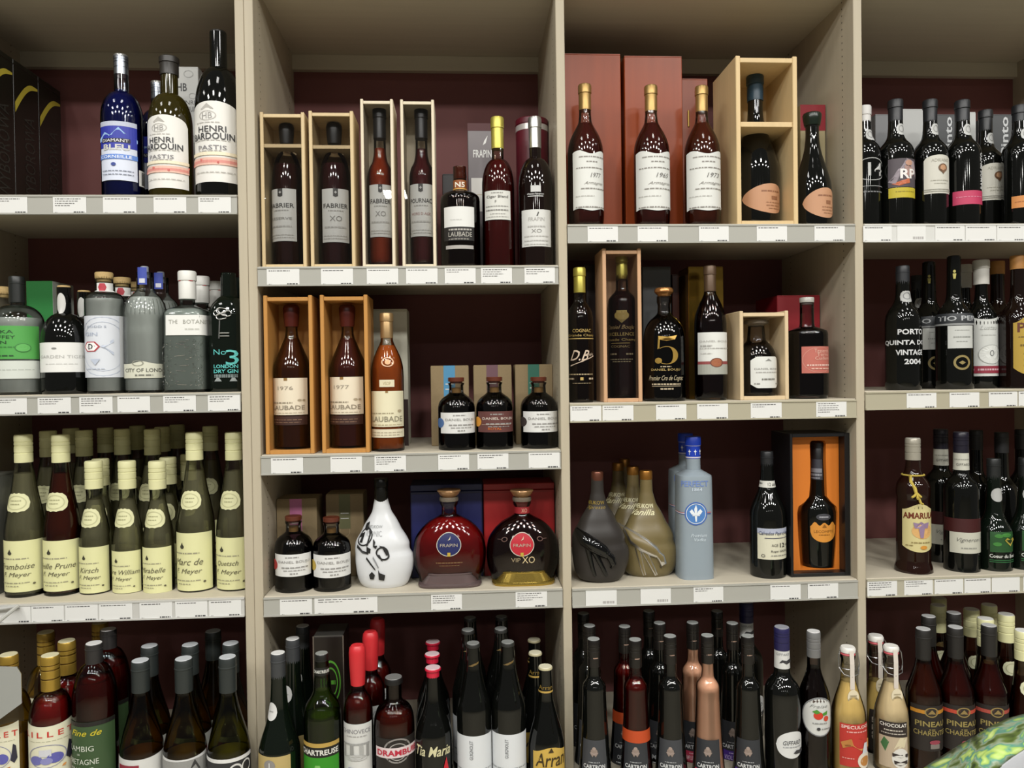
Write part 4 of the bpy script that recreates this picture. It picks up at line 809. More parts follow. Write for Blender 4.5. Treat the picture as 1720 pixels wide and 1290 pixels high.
tm = B('liqueur_bottle', 'black coffee liqueur with a bright red cap and cream script', S, 727, 1121, 62, .064, [(1340, 60), (1333, 62), (1250, 62), (1232, 61), (1215, 54), (1200, 42), (1180, 30), (1165, 26), (1124, 20)], BLACK, ('crown', 1136, 27, M('#c4203a', .3), '#cfb8bc'), None,
  [(700, 1252, 756, 1272, None, [('T', 'Tia Maria', .5, .5, .85, '#cfc9a0', .92, .015, .3)]), (705, 1274, 755, 1320, None, [('P', [(.7, .4), (.85, 1), (.95, .4)], '#c41c2c'), ('P', [(.05, .0), (.12, .5), (.2, .0)], '#a81c28')])])
D(tm, 'black liqueur with a red cap, second in line', 726, 1100, .145); D(tm, 'black liqueur with a red cap, last in line at the back', 727, 1081, .225)
wl = B('liqueur_bottle', 'black bottle with a plain white label and vertical lettering, beside the red-capped liqueur', S, 795, 1080, 58, .062, [(1340, 56), (1333, 58), (1190, 58), (1175, 53), (1160, 44), (1140, 34), (1120, 27), (1083, 22)], BLACK, ('crown', 1104, 23, '#2a2a28', '#7a7c7a'), None,
  [(769, 1236, 826, 1320, '#d3d6d8', [('V', 'GUIGNOLET', .45, .72, .07, '#55585a', .38), ('LN', .06, .9, .32, .03, '#9a9ea0'), ('LN', .1, .8, .2, .02, '#a9adaf')]), (784, 1112, 806, 1121, None, [('P', [(.2, .2), (.5, .6), (.9, 1), (.85, .6), (.5, .2)], '#6a5428')])], 'white label black bottles')
D(wl, 'black bottle with a plain white label and vertical lettering, beside the yellow-label liqueur', 849, 1078, .062)
for px, py, d, wh in ((787, 1059, .15, 'first'), (840, 1060, .15, 'second')): D(wl, 'black bottle right behind the %s of the two white-label bottles' % wh, px, py, d)
for px, py, d, wh in ((791, 1042, .235, 'first'), (843, 1042, .235, 'second')): D(wl, 'black bottle at the back in line with the %s white-label bottle' % wh, px, py, d)
ar = B('liqueur_bottle', 'black cream-liqueur bottle with a mustard yellow label', S, 916, 1119, 62, .06, [(1340, 60), (1333, 62), (1250, 61), (1230, 55), (1210, 44), (1190, 33), (1172, 25), (1122, 21)], BLACK, ('crown', 1134, 24, '#b5ad8a', '#cfcab0'), None,
  [(896, 1256, 948, 1320, '#c4a24a', [('T', 'Arran', .5, .68, .36, '#3a2c10', .84, .01, .2), ('T', 'GOLD', .5, .38, .12, '#7a5c1c', .5), ('P', [(.42, .88), (.5, 1), (.56, .88)], '#3a2c10')], 'badge'), (904, 1150, 928, 1164, None, [('R', 0, 0, 1, .22, '#b5954a'), ('T', 'Arran', .5, .65, .5, '#8a7030', .7)])])
D(ar, 'black cream-liqueur bottle second behind the mustard-label one', 899, 1098, .145); D(ar, 'black cream-liqueur bottle third behind the mustard-label one', 895, 1080, .23)

# ================================================================ bay 3, top shelf
S = '31'
MAHOG = woodmat('#8a3c18', .22, 9, 'z', .32)
carton('wooden_gift_box', 'glossy mahogany gift box behind the 1977 armagnac', S, 949, 90, 1044, .125, .05, MAHOG, bev=.0015)
carton('wooden_gift_box', 'glossy mahogany gift box behind the middle armagnac', S, 1050, 94, 1147, .13, .05, MAHOG, bev=.0015)
root, hw, H = carton('wooden_gift_box', 'small mahogany box with a brass hinge, beside the open crate', S, 1140, 132, 1190, .20, .07, MAHOG, bev=.0015)
newobj('hinge', *tube([(-.012, -.001, H*.70), (-.012, -.001, H*.80)], .0026, 8), GOLDC, root, True)
def armag(lb, px, py, x0, x1, y0, y1, year, liq, ed='#8a8680'):
    return B('armagnac_bottle', lb, S, px, py, 60, .056, [(380, 54), (372, 59), (360, 60), (262, 60), (248, 58), (238, 53), (226, 43), (215, 31), (206, 23), (190, 20), (py+2, 19)], glassmat('#f4eee8', '#b5a49a'), ('lip', py+43, 21, M('#9c7f4c', .33, .65)), (liq, 209),
      [(x0, y0, x1, y1, '#d6d7d2', [('LN', .2, .95, .88, .02, ed, 2), ('LN', .4, .7, .80, .02, ed, 3), ('LN', .12, .9, .70, .018, ed, 4), ('T', year, .66, .58, .075, '#6f6d6a', .32, 0, .3), ('T', 'Armagnac', .62, .445, .06, ed, .58, 0, .5), ('LN', .25, .95, .36, .018, ed, 6), ('LN', .1, .6, .24, .012, '#b5b3ae', 7), ('LN', .1, .95, .06, .02, ed, 8)], 'wave')])
armag('dark armagnac dated 1977 in front of the first mahogany box', 982, 143, 963, 1013, 251, 354, '1977', liqmat('#5c241c', .56, '#7a3a24'))
armag('dark armagnac dated 1965 in front of the second mahogany box', 1093, 145, 1069, 1126, 251, 354, '1965', liqmat('#5c241c', .56, '#7a3a24'))
armag('dark armagnac dated 1973 leaning close to the open crate', 1178, 146, 1154, 1211, 251, 354, '1973', liqmat('#6a3018', .52, '#8a4a28'))
crate('wooden_bottle_box', 'large open pine crate with a crossbar around a blue-capped bottle', S, 1237, 94, 1340, .018, .16, woodmat('#d2b88a', .10, 14), .0105, 204, pane=False)
PINK = '#b98a68'
def petal(x0, y0, x1, y1): return (x0, y0, x1, y1, PINK, [('LN', .4, .85, .74, .05, '#8a5c40', 2), ('R', .62, .46, .78, .58, '#8a5c40'), ('LN', .5, .9, .36, .03, '#9a6c4c', 4), ('LN', .5, .85, .26, .03, '#9a6c4c', 5), ('LN', .55, .9, .16, .02, '#9a6c4c', 6)], 'leaf')
B('armagnac_bottle', 'large black bottle with a petrol-blue cap and leaf-shaped tan label', S, 1268, 128, 76, .10, [(374, 70), (368, 75), (330, 76), (290, 75), (265, 66), (245, 54), (228, 42), (212, 31), (195, 26), (180, 25), (132, 24)], BLACK, ('lip', 171, 27, M('#1f3a4a', .4)), None, [petal(1247, 308, 1313, 358)], lift=.011)
carton('spirit_carton', 'carton with a red top and cream side behind the green-waxed bottle', S, 1345, 176, 1387, .13, .085, M('#a89c78', .6), [], [(0, .80, 1, 1, '#8c1c28', []), (0, .0, 1, .2, '#6a5a3a', [])])
B('armagnac_bottle', 'black pear-shaped bottle with green wax top and leaf-shaped tan label', S, 1364, 190, 62, .058, [(376, 58), (370, 62), (330, 62), (312, 60), (296, 53), (280, 43), (262, 32), (245, 25), (225, 22), (212, 22), (205, 27), (192, 27)], BLACK, ('wax', 212, 30, M('#141f16', .25)), None, [petal(1349, 315, 1408, 366)])

# ================================================================ bay 3, second shelf
S = '32'
GD = '#b59a58'
B('cognac_bottle', 'slim dark cognac signed in gold script, with a pale gold cap', S, 973, 450, 44, .055, [(673, 42), (668, 44), (540, 44), (528, 42), (518, 35), (511, 26), (505, 20), (452, 19)], glassmat('#d8ccc4', '#5a4c48'), ('lip', 492, 20, OLGOLD), (liqmat('#1c0d0c', .75, '#3a1c18'), 515),
  [(955, 550, 996, 572, None, [('T', 'COGNAC', .5, .76, .26, GD, .6), ('T', 'Grande Champ', .5, .38, .24, GD, .95), ('R', .02, .12, .98, .18, GD)]), (956, 582, 996, 616, None, [('T', 'D.B', .42, .56, .52, '#c9b5a0', .66, .008, .5), ('P', [(.1, .02), (.98, .5), (.98, .56), (.1, .08)], '#c9b5a0'), ('T', 'ouju', .78, .6, .18, '#c9b5a0', .34, 0, .5)]), (956, 625, 996, 650, None, [('LN', .05, .95, .85, .08, '#9a8a6a'), ('LN', .02, .25, .55, .12, '#b5a58a', 4), ('R', .46, .45, .56, .65, GD), ('LN', .75, .98, .55, .12, '#b5a58a', 6), ('LN', .2, .85, .25, .05, '#8a7a5e')])])
carton('spirit_carton', 'dark brown carton in the shade behind the signed cognac', S, 985, 444, 1012, .16, .09, M('#2a1c1a', .4))
crate('wooden_bottle_box', 'narrow cherry-edged case with a clear front around a slim cognac', S, 1013, 417, 1078, .018, .10, woodmat('#c49c78', .12, 14), .0085)
B('cognac_bottle', 'slim dark cognac with gold crest lettering in the narrow case', S, 1044, 426, 48, .066, [(668, 46), (662, 48), (513, 48), (504, 47), (498, 40), (492, 28), (486, 21), (428, 19)], glassmat('#e0d6d0', '#8a7c78'), ('lip', 469, 20, OLGOLD), (liqmat('#44262a', .6, '#4a2a2c'), 490),
  [(1022, 520, 1068, 545, None, [('D', .5, .62, .2, .3, '#a58c4a'), ('R', .36, .8, .64, .95, '#b59c58'), ('P', [(.3, .5), (.5, .3), (.7, .5), (.5, .1)], '#8a743c')]), (1021, 543, 1068, 588, None, [('T', 'Daniel Bouju', .5, .84, .2, '#a5895a', .8, 0, .4), ('T', 'EXCELLENCE', .5, .60, .12, GD, .78), ('T', 'Grande Champ', .5, .38, .12, GD, .9), ('R', .25, .25, .75, .27, GD), ('T', 'COGNAC', .5, .14, .09, '#a58c5a', .5)]), (1024, 588, 1066, 610, None, [('LN', .1, .35, .7, .12, '#9a8a6a'), ('LN', .65, .9, .7, .12, '#9a8a6a', 5), ('LN', .1, .9, .3, .06, '#9a8a6a'), ('LN', .2, .8, .12, .06, '#9a8a6a')])], lift=.0088)
carton('spirit_carton', 'plain charcoal carton behind the decanter with the golden five', S, 1080, 448, 1128, .15, .09, M('#3c3f40', .45))
carton('spirit_carton', 'thin brown lacquered carton between the charcoal and gold cartons', S, 1130, 461, 1142, .17, .09, M('#3c1c14', .25))
_g5 = M('#b59348', .3, .5); FIVE = [('P', [(.20, .98), (.27, .97), (.24, .56), (.17, .52)], _g5), ('P', [(.2, .98), (.55, .94), (.9, 1.0), (.80, .85), (.5, .81), (.23, .85)], _g5), ('D', .2, .13, .13, .1, _g5)]
for k in range(16):
    a0, a1 = math.radians(128-k*17.0), math.radians(128-(k+1)*17.0); q = lambda a, t: (.50+(.42-t*.20*max(.12, math.cos(a*.75)))*math.cos(a), .31+(.31-t*.06*max(.3, math.cos(a)))*math.sin(a))
    FIVE.append(('P', [q(a0, 0), q(a1, 0), q(a1, 1), q(a0, 1)], _g5))
b5 = B('cognac_decanter', 'black decanter with a large golden five and gold stopper', S, 1115, 496, 70, .058, [(675, 66), (670, 70), (660, 71), (570, 70), (556, 66), (545, 58), (537, 46), (531, 32), (525, 22), (512, 21), (508, 24), (498, 24)], glassmat('#c9c4c0', '#4a4644'), None, (liqmat('#070606', .93, '#100808'), 532),
  [(1098, 563, 1140, 612, None, FIVE), (1092, 614, 1144, 626, None, [('LN', .35, .65, .85, .14, '#b5a58a'), ('T', 'DANIEL BOUJU', .5, .38, .4, '#b59c60', .86)]), (1091, 630, 1146, 642, None, [('T', 'Premier Cru de Cognac', .5, .5, .9, '#b5a88a', 1.0, 0, .5)]), (1094, 643, 1144, 655, None, [('LN', .05, .95, .8, .2, '#b5a58a'), ('R', .05, .5, .95, .56, '#b5a58a'), ('LN', .32, .7, .15, .2, '#b5a58a', 5)])])
H = b5.H; m = b5.m
newobj('stopper', *lathe([(H-.004, 10*m, 10*m, 0), (H, 11*m, 11*m, 0), (H+2*m, 13*m, 13*m, 0), (H+5*m, 16*m, 16*m, 0), (H+9*m, 16*m, 16*m, 0), (H+12*m, 14*m, 14*m, 0), (H+13*m, 9*m, 9*m, 0)], 26), M('#a07040', .18, .6), b5.root, True)
carton('spirit_carton', 'shiny gold carton behind the brown-capped cognac', S, 1157, 448, 1216, .12, .085, M('#9c7c34', .14, .85))
B('cognac_bottle', 'dark red cognac with brown cap and white, red and grey label', S, 1192, 447, 54, .056, [(672, 50), (667, 54), (545, 54), (532, 51), (518, 43), (506, 33), (498, 25), (492, 20), (449, 19)], glassmat('#e0d0cc', '#6a4a48'), ('lip', 490, 20, M('#5a4634', .4, .3)), (liqmat('#180508', .74, '#4a0e10'), 497),
  [(1173, 558, 1222, 629, '#d6d7d2', [('R', 0, 0, 1, .24, '#9fa096'), ('R', 0, .24, 1, .31, '#8c4444'), ('D', .52, .28, .17, .11, '#9a5c3c'), ('RING', .52, .28, .17, .11, .15, '#6a3c2c'), ('T', 'DANIEL BOUJU', .5, .78, .06, '#b0aeaa', .84), ('LN', .1, .4, .68, .04, '#a9a7a3'), ('LN', .08, .95, .62, .02, '#b5b3af', 4), ('LN', .1, .4, .5, .02, '#c0beba')])])
crate('wooden_bottle_box', 'small open pine crate around a stout bottle with an octagonal label', S, 1243, 522, 1325, .018, .095, woodmat('#d0ba96', .10, 14), .0085, pane=False)
br = B('cognac_decanter', 'stout dark bottle with a glass stopper and octagonal white label', S, 1270, 546, 66, .064, [(668, 62), (662, 66), (612, 66), (598, 64), (586, 56), (578, 44), (572, 32), (560, 29), (548, 27)], glassmat('#e6e0da', '#9a8e84'), None, (liqmat('#0e0706', .82, '#2a100c'), 577),
  [(1261, 599, 1305, 652, '#d3d4cf', [('P', [(.4, .86), (.5, .93), (.6, .86)], '#8a8a86'), ('T', 'DANIEL BOUJU', .5, .60, .07, '#8f8d89', .78), ('LN', .15, .85, .5, .03, '#a9a7a3'), ('LN', .3, .72, .28, .05, '#77756f'), ('LN', .1, .25, .14, .04, '#8f8d89'), ('LN', .78, .92, .14, .04, '#8f8d89', 5)], 'oct')], lift=.0088)
H = br.H; m = br.m
newobj('stopper', *lathe([(H-.004, 12*m, 12*m, 0), (H, 15*m, 15*m, 0), (H+2*m, 20*m, 20*m, 0), (H+5*m, 21*m, 21*m, 0), (H+8*m, 20*m, 20*m, 0), (H+9*m, 17*m, 17*m, 0)], 26), glassmat('#dcd2c4', '#8a8074', .04, .35, '#a89a88'), br.root, True)
carton('spirit_carton', 'wide red carton behind the salmon-labelled bottle', S, 1306, 496, 1378, .17, .14, M('#8c1a24', .45), lift=0)
B('cognac_bottle', 'square-shouldered dark bottle with a salmon square label and clear stopper neck', S, 1355, 500, 68, .06, [(670, 62), (664, 67), (640, 68), (562, 68), (556, 64), (552, 44), (549, 26), (545, 24), (525, 23), (502, 23)], glassmat('#d4cccc', '#4a4446'), ('cork', 512, 24, M('#a5a39c', .3)), (liqmat('#0e0608', .85, '#2a1012'), 554),
  [(1347, 582, 1390, 627, '#b5665a', [('RING', .5, .5, .48, .48, .02, '#d0a090'), ('T', 'Tesseron', .58, .84, .14, '#d9b0a0', .5), ('T', 'Terre', .6, .70, .12, '#d9b0a0', .4), ('T', 'Cuillere', .6, .56, .12, '#d9b0a0', .5), ('LN', .14, .92, .3, .05, '#e0c0b4', 4), ('LN', .25, .85, .17, .04, '#d9b0a0', 5)])])

# ================================================================ bay 3, third shelf
S = '33'
SMK = M('#2f2b28', .42, 0, .4); VAN = glassmat('#e0cf90', '#8a7a48', .35, .55, '#8c7c4e')
def panther(b, mat, xs):
    # raised leaping cat on the flank: haunch, shoulder, head, two forelegs
    m = b.m; px, py = xs
    def P3(x, y, dz=0):
        z = b.zz(y); rx, ry_, off = b.rad(z); xx = (x-px)*m
        t = max(-.97, min(.97, (xx-off)/rx)); return (xx, -ry_*math.sqrt(1-t*t)*1.0+.001-dz, z)
    grp = newobj('panther_relief', *tube([P3(px-38, py+95), P3(px-26, py+108), P3(px-12, py+118), P3(px+4, py+128), P3(px+14, py+136)], [.006, .016, .017, .014, .008], 12), mat, b.root, True)
    newobj('head', *tube([P3(px+6, py+128, .002), P3(px+16, py+138, .004), P3(px+20, py+148, .004), P3(px+16, py+155, .002)], [.006, .0095, .008, .003], 12), mat, grp, True)
    newobj('foreleg', *tube([P3(px-14, py+122), P3(px-4, py+142, .001), P3(px+4, py+158, .001), P3(px+9, py+168)], [.008, .006, .005, .004], 10), mat, grp, True)
    newobj('foreleg', *tube([P3(px-22, py+118), P3(px-18, py+140), P3(px-14, py+156), P3(px-10, py+168)], [.008, .006, .005, .004], 10), mat, grp, True)
    newobj('ear', *tube([P3(px+8, py+130, .008), P3(px+9, py+126, .011)], [.003, .001], 8), mat, grp, True)
t1 = teardrop('smoky grey teardrop bottle with a glossy black panther relief', S, 1003, 792, 978, SMK, M('#6a4030', .32, .6), [(984, 840, 1020, 858, None, [('T', 'MEUKOW', .42, .75, .34, '#8a742c', .8, .01), ('T', 'Xpresso', .45, .3, .4, '#8a742c', .7, 0, .4)])], .06, None, 42, 1.0, 'lip', 19)
panther(t1, M('#080808', .05, 0, .6), (1004, 792))
t2 = teardrop('frosted golden vanilla teardrop bottle with a raised panther', S, 1086, 790, 976, VAN, M('#9c6a2c', .3, .7), [(1066, 845, 1102, 866, None, [('T', 'MEUKOW', .5, .78, .34, '#d5cfa8', .92, .02), ('T', 'Vanilla', .5, .3, .46, '#d5cfa8', .8, .015, .4)])], .106, (liqmat('#7c6c24', .5, '#b5a040'), 868), 41, 1.0, 'lip', 20)
panther(t2, VAN, (1086, 790))
for px, py, d, wh in ((1063, 780, .192, 'second'), (1048, 772, .277, 'third'), (1042, 768, .36, 'last')): D(t2, 'frosted golden teardrop bottle, %s in the line behind the vanilla one' % wh, px, py, d, 'golden teardrop bottles in a line')
FRST = glassmat('#d2dade', '#a8b2b8', .35, .66, '#a6b4be')
vk = B('vodka_bottle', 'frosted square vodka bottle with a bright blue collar and lily emblem', S, 1161, 733, 60, .072, [(975, 58), (970, 60), (880, 59), (800, 57), (797, 56), (792, 40), (788, 25), (770, 24), (735, 23)], FRST, None, None, n=3.6, seg=40, flat=.9,
  L=[(1142, 807, 1186, 818, None, [('T', 'PERFECT', .5, .5, .9, '#6a84c0', .98, .01)]), (1160, 818, 1176, 826, None, [('T', '1864', .5, .5, .7, '#c9d4e0', .95)]), (1148, 843, 1184, 882, None, [('D', .5, .5, .44, .44, '#4a7ab8'), ('RING', .5, .5, .5, .5, .09, '#3a62b0'), ('RING', .5, .5, .44, .44, .06, '#d5dce4'), ('P', [(.5, .88), (.58, .7), (.54, .42), (.46, .42), (.42, .7)], '#dfe4e8'), ('P', [(.46, .5), (.32, .7), (.22, .6), (.3, .48), (.44, .42)], '#dfe4e8'), ('P', [(.54, .5), (.68, .7), (.78, .6), (.7, .48), (.56, .42)], '#dfe4e8'), ('R', .34, .4, .66, .45, '#c9d0d8'), ('P', [(.44, .4), (.56, .4), (.53, .16), (.47, .16)], '#dfe4e8')]), (1133, 860, 1148, 864, None, [('R', 0, 0, 1, .3, '#4a5a90'), ('R', 0, .3, 1, .6, '#d9d9dc'), ('R', 0, .6, 1, .9, '#b06a70')]), (1184, 860, 1190, 864, None, [('R', 0, 0, 1, .4, '#4a5a90'), ('R', 0, .6, 1, 1, '#b06a70')]), (1156, 895, 1186, 910, None, [('T', 'Premium', .5, .74, .36, '#c9d4dc', .85, 0, .3), ('T', 'Vodka', .55, .26, .36, '#c9d4dc', .6, 0, .3)])])
H = vk.H; m = vk.m
cp = newobj('cap', *lathe([(H-37*m, 12.4*m, 12.4*m, 0), (H-15*m, 12.4*m, 12.4*m, 0), (H-14.5*m, 13.4*m, 13.4*m, 0), (H-1.5*m, 13.4*m, 13.4*m, 0), (H, 12.6*m, 12.6*m, 0)], 26), M('#1c3cae', .35), vk.root, True)
for a in (36, 15.5): newobj('white_band', *lathe([(H-a*m, 12.7*m, 12.7*m, 0), (H-(a-2.2)*m, 12.7*m, 12.7*m, 0)], 26, top=False, bottom=False), M('#c9c4d4', .4), cp, True)
for th in (-42, 0, 42):
    q = lambda u, v, lf: ((12.4*m+.0005+lf)*math.sin(math.radians(th)+u*.35), -(12.4*m+.0005+lf)*math.cos(math.radians(th)+u*.35), H-26*m+v*6*m)
    decor(cp, q, .012, .012, [('P', [(-.1, -.8), (.1, -.8), (.12, 0), (.6, .3), (.25, .35), (0, .9), (-.25, .35), (-.6, .3), (-.12, 0)], '#d9dfe8')])
D(vk, 'frosted vodka bottle half hidden behind the front one', 1151, 731, .165)
B('calvados_bottle', 'black calvados bottle with a slanted neck strip and handwritten label', S, 1288, 758, 60, .062, [(973, 54), (968, 59), (958, 60), (870, 60), (858, 58), (846, 51), (834, 40), (822, 30), (810, 25), (796, 22), (760, 20)], BLACK, ('capsule', 797, 21, '#1f2022'), None,
  [(1273, 888, 1322, 940, '#d0cdb6', [('R', 0, .84, 1, 1, '#a9aec0'), ('T', 'Calvados Pays d Auge', .52, .83, .15, '#3a4060', .95, .01, .2), ('R', .2, .68, .95, .70, '#4a4a5c'), ('T', 'AGE', .46, .46, .09, '#4a4844', .18), ('T', '12', .68, .46, .14, '#2c2a28', .16, .02), ('T', 'ANS', .86, .46, .08, '#4a4844', .14), ('T', 'Roger GROULT', .64, .26, .09, '#4a4844', .56, .01), ('LN', .36, .9, .13, .03, '#8a8880'), ('RING', .16, .12, .05, .05, .3, '#4a4844')]), (1276, 808, 1303, 819, '#cdccc4', [('LN', .05, .25, .6, .2, '#55534e'), ('T', '12 ans', .7, .5, .5, '#3a3834', .4)])])
# orange presentation case: black shell, orange tray with a bottle-shaped recess
S = '33'; d0 = .03; zs = SH[S]
X0, X1 = hit(1328, 850, d0)[0], hit(1428, 850, d0)[0]; H = hit(1380, 728, d0)[1]-zs; hw = (X1-X0)/2
root = empty('presentation_case', 'black presentation case with an orange inset, open toward the aisle', 'case', ((X0+X1)/2, d0, zs))
bk = M('#121214', .35); og = M('#c9701c', .6); db = .11
boxo('case_side', -hw, -hw+.006, 0, db, 0, H, bk, root, .0008); boxo('case_side', hw-.012, hw, 0, db, 0, H, bk, root, .0008)
boxo('case_top', -hw+.006, hw-.012, 0, db, H-.008, H, bk, root, .0008); boxo('case_base', -hw+.006, hw-.012, 0, db, 0, .008, bk, root, .0008); boxo('case_back', -hw+.006, hw-.012, db-.004, db, .008, H-.008, bk, root)
# tray front with a cut-out outline
ol = [(1345, 955), (1341, 905), (1339, 862), (1341, 851), (1352, 843), (1359, 834), (1361, 810), (1361, 772), (1360, 745), (1363, 740), (1385, 740), (1387, 745), (1387, 772), (1388, 800), (1389, 834), (1396, 843), (1405, 851), (1407, 862), (1405, 905), (1401, 955)]
yt = .028; tr = [(hit(a, b, d0+yt)[0]-(X0+X1)/2, hit(a, b, d0+yt)[1]-zs) for a, b in ol]
L0, R0_, z0_, z1_ = -hw+.0065, hw-.0125, .0085, H-.0085
n = len(tr); V = []; F = []
rect = []
for a, b in tr:
    # matching point on the rectangle border
    c = ((L0+R0_)/2, (z0_+z1_)/2); dx, dz = a-c[0], b-c[1]; k = min(((R0_-c[0]) if dx > 0 else (L0-c[0]))/dx if abs(dx) > 1e-6 else 1e9, ((z1_-c[1]) if dz > 0 else (z0_-c[1]))/dz if abs(dz) > 1e-6 else 1e9)
    rect.append((c[0]+dx*k, c[1]+dz*k))
V = [(a, yt, b) for a, b in tr]+[(a, yt, b) for a, b in rect]+[(a, yt+.06, b) for a, b in tr]
for k in range(n):
    j = (k+1) % n; F += [(k, j, n+j, n+k), (k, 2*n+k, 2*n+j, j)]
for c in ((L0, z0_), (R0_, z0_), (L0, z1_), (R0_, z1_)):
    V.append((c[0], yt, c[1])); ci = len(V)-1
    on = lambda p, e: abs(p-e) < 1e-5
    for k in range(n):
        j = (k+1) % n; p, q = rect[k], rect[j]
        if (on(p[0], c[0]) and on(q[1], c[1]) and not on(q[0], c[0])) or (on(q[0], c[0]) and on(p[1], c[1]) and not on(p[0], c[0])): F.append((n+k, n+j, ci))
F.append(tuple(range(2*n, 3*n)))
newobj('orange_tray', V, F, og, root)
B('calvados_bottle', 'black bottle with an orange shield label set in the orange case', S, 1374, 742, 62, d0+.055, [(954, 52), (950, 56), (905, 60), (864, 62), (852, 58), (843, 46), (835, 32), (826, 26), (800, 24), (772, 22), (744, 21)], BLACK, ('lip', 770, 23, '#17181a'), None,
  [(1362, 876, 1401, 911, '#cf8a34', [('T', 'LECOMPTE', .5, .52, .12, '#8a5a1c', .74), ('P', [(.42, .72), (.5, .88), (.58, .72)], '#8a5a1c'), ('LN', .3, .7, .36, .04, '#8a5a1c')], 'shield'), (1371, 863, 1394, 874, '#3c3c42', [('LN', .2, .8, .5, .25, '#9a9aa0')], 'ellipse'), (1362, 768, 1381, 806, '#33353e', [('R', .05, .32, .95, .5, '#7a7c84'), ('LN', .05, .95, .22, .1, '#8a8c94'), ('LN', .2, .8, .08, .06, '#8a8c94')])], flat=.6, lift=.014)

# ================================================================ bay 3, bottom shelf
S = '34'
def crest(u, v): return [('D', u, v, .13, .05, '#8a7a70'), ('P', [(u-.16, v-.02), (u-.06, v-.10), (u, v-.06), (u+.06, v-.10), (u+.16, v-.02)], '#8a7a70'), ('D', u, v+.05, .07, .03, '#9a8a80')]
def cartron(lb, px, py, glass, liq, lab, word, extra=None, wcol='#c9cdd0'):
    its = crest(.5, .80)+[('T', 'CARTRON', .5, .52, .075, '#d0d2d2', .8, .02), ('LN', .3, .7, .60, .015, '#9a9c9e'), ('LN', .38, .66, .40, .02, wcol), ('T', word, .5, .32, .08, wcol, .55, .01), ('LN', .2, .8, .22, .02, wcol)]
    if extra: its = [('R', 0, 0, 1, .44, extra)]+its
    b = B('liqueur_bottle', lb, S, px, py, 50, .062, [(1345, 58), (1338, 60), (1290, 55), (1230, 46), (1190, 42), (1160, 40), (1153, 40), (1147, 37), (1141, 28), (1136, 22), (1118, 20), (py+3, 19)], glass, ('screw', py+45, 22, M('#171412', .3), '#8f9290'), liq,
      [(px-19, 1245, px+22, 1335, lab, its)], seg=26)
    b.lab(px-2, py+28, px+8, py+42, None, [('D', .5, .5, .4, .45, '#a98a78')])
    return b
k1 = cartron('black tapered liqueur bottle with a grey crest label, right by the upright', 997, 1073, BLACK, None, '#3a3c40', 'CASSIS')
k2 = cartron('tapered bottle of red-orange liqueur with an orange-edged label', 1067, 1074, glassmat('#e8cfc4', '#5a2018'), (liqmat('#7a1810', .6, '#9a2410'), 1138), '#2c2e32', 'ORANGE')
k2.lab(1044, 1228, 1093, 1248, '#b5451a', [], name='orange_band', lifts=.0006)
k3 = cartron('black tapered liqueur bottle with a grey crest label, between orange and pink ones', 1125, 1068, BLACK, None, '#3a3c40', 'MURE')
k4 = cartron('tapered bottle of milky pink liqueur with a pink-footed label', 1188, 1067, glassmat('#fbf4f0', '#ead8cc'), (liqmat('#ecc3a6', .96, '#d8a888'), 1112), '#2c2e32', 'PAMPLEMOUSSE', '#c43a58', '#e8c4cc')
k5 = cartron('black tapered liqueur bottle with a violet-footed label', 1256, 1068, BLACK, None, '#2c2e32', 'VIOLETTE', '#4a2a8a', '#c4b4dc')
gC = 'tapered liqueur bottles behind the front row'
for b, px, py, d, wh in ((k1, 990, 1056, .15, 'dark tapered liqueur bottle behind the one by the upright'), (k2, 1049, 1058, .15, 'red-orange liqueur bottle in the shade behind the orange-edged one'), (k3, 1108, 1056, .15, 'dark tapered liqueur bottle behind the one between orange and pink'), (k4, 1163, 1046, .15, 'milky pink liqueur bottle behind the pink one'), (k5, 1230, 1049, .15, 'dark tapered liqueur bottle behind the violet-footed one'),
   (k1, 980, 1042, .24, 'dark tapered liqueur bottle third in line by the upright'), (k3, 1090, 1040, .24, 'dark tapered liqueur bottle third in line behind the blackberry one'), (k5, 1205, 1034, .24, 'dark tapered liqueur bottle third in line behind the violet one')): D(b, wh, px, py, d, gC)
gf = B('liqueur_bottle', 'black bottle with a navy cap and white teardrop label', S, 1313, 1053, 60, .062, [(1345, 58), (1338, 60), (1170, 60), (1156, 58), (1146, 50), (1138, 38), (1130, 28), (1122, 26), (1056, 24)], BLACK, ('screw', 1090, 26, M('#23204a', .35), '#8a8c94'), None,
  [(1304, 1229, 1348, 1274, '#d3d4d2', [('T', 'GIFFARD', .5, .58, .16, '#55575a', .6, .01, .2), ('LN', .2, .8, .42, .04, '#9a9c9e'), ('P', [(.5, .2), (.6, .3), (.75, .28), (.85, .34), (.9, .2), (.8, .14), (.6, .16)], '#3a3a3c')], 'ellipse'), (1299, 1090, 1327, 1124, '#cfcfcb', [('T', 'GIFFARD', .55, .72, .12, '#8a8c8e', .6), ('P', [(.4, .3), (.5, .45), (.7, .42), (.9, .5), (.95, .3), (.7, .25)], '#3a3a3c')])])
D(gf, 'black bottle with a white neck label behind the violet-footed liqueur', 1253, 1037, .25)
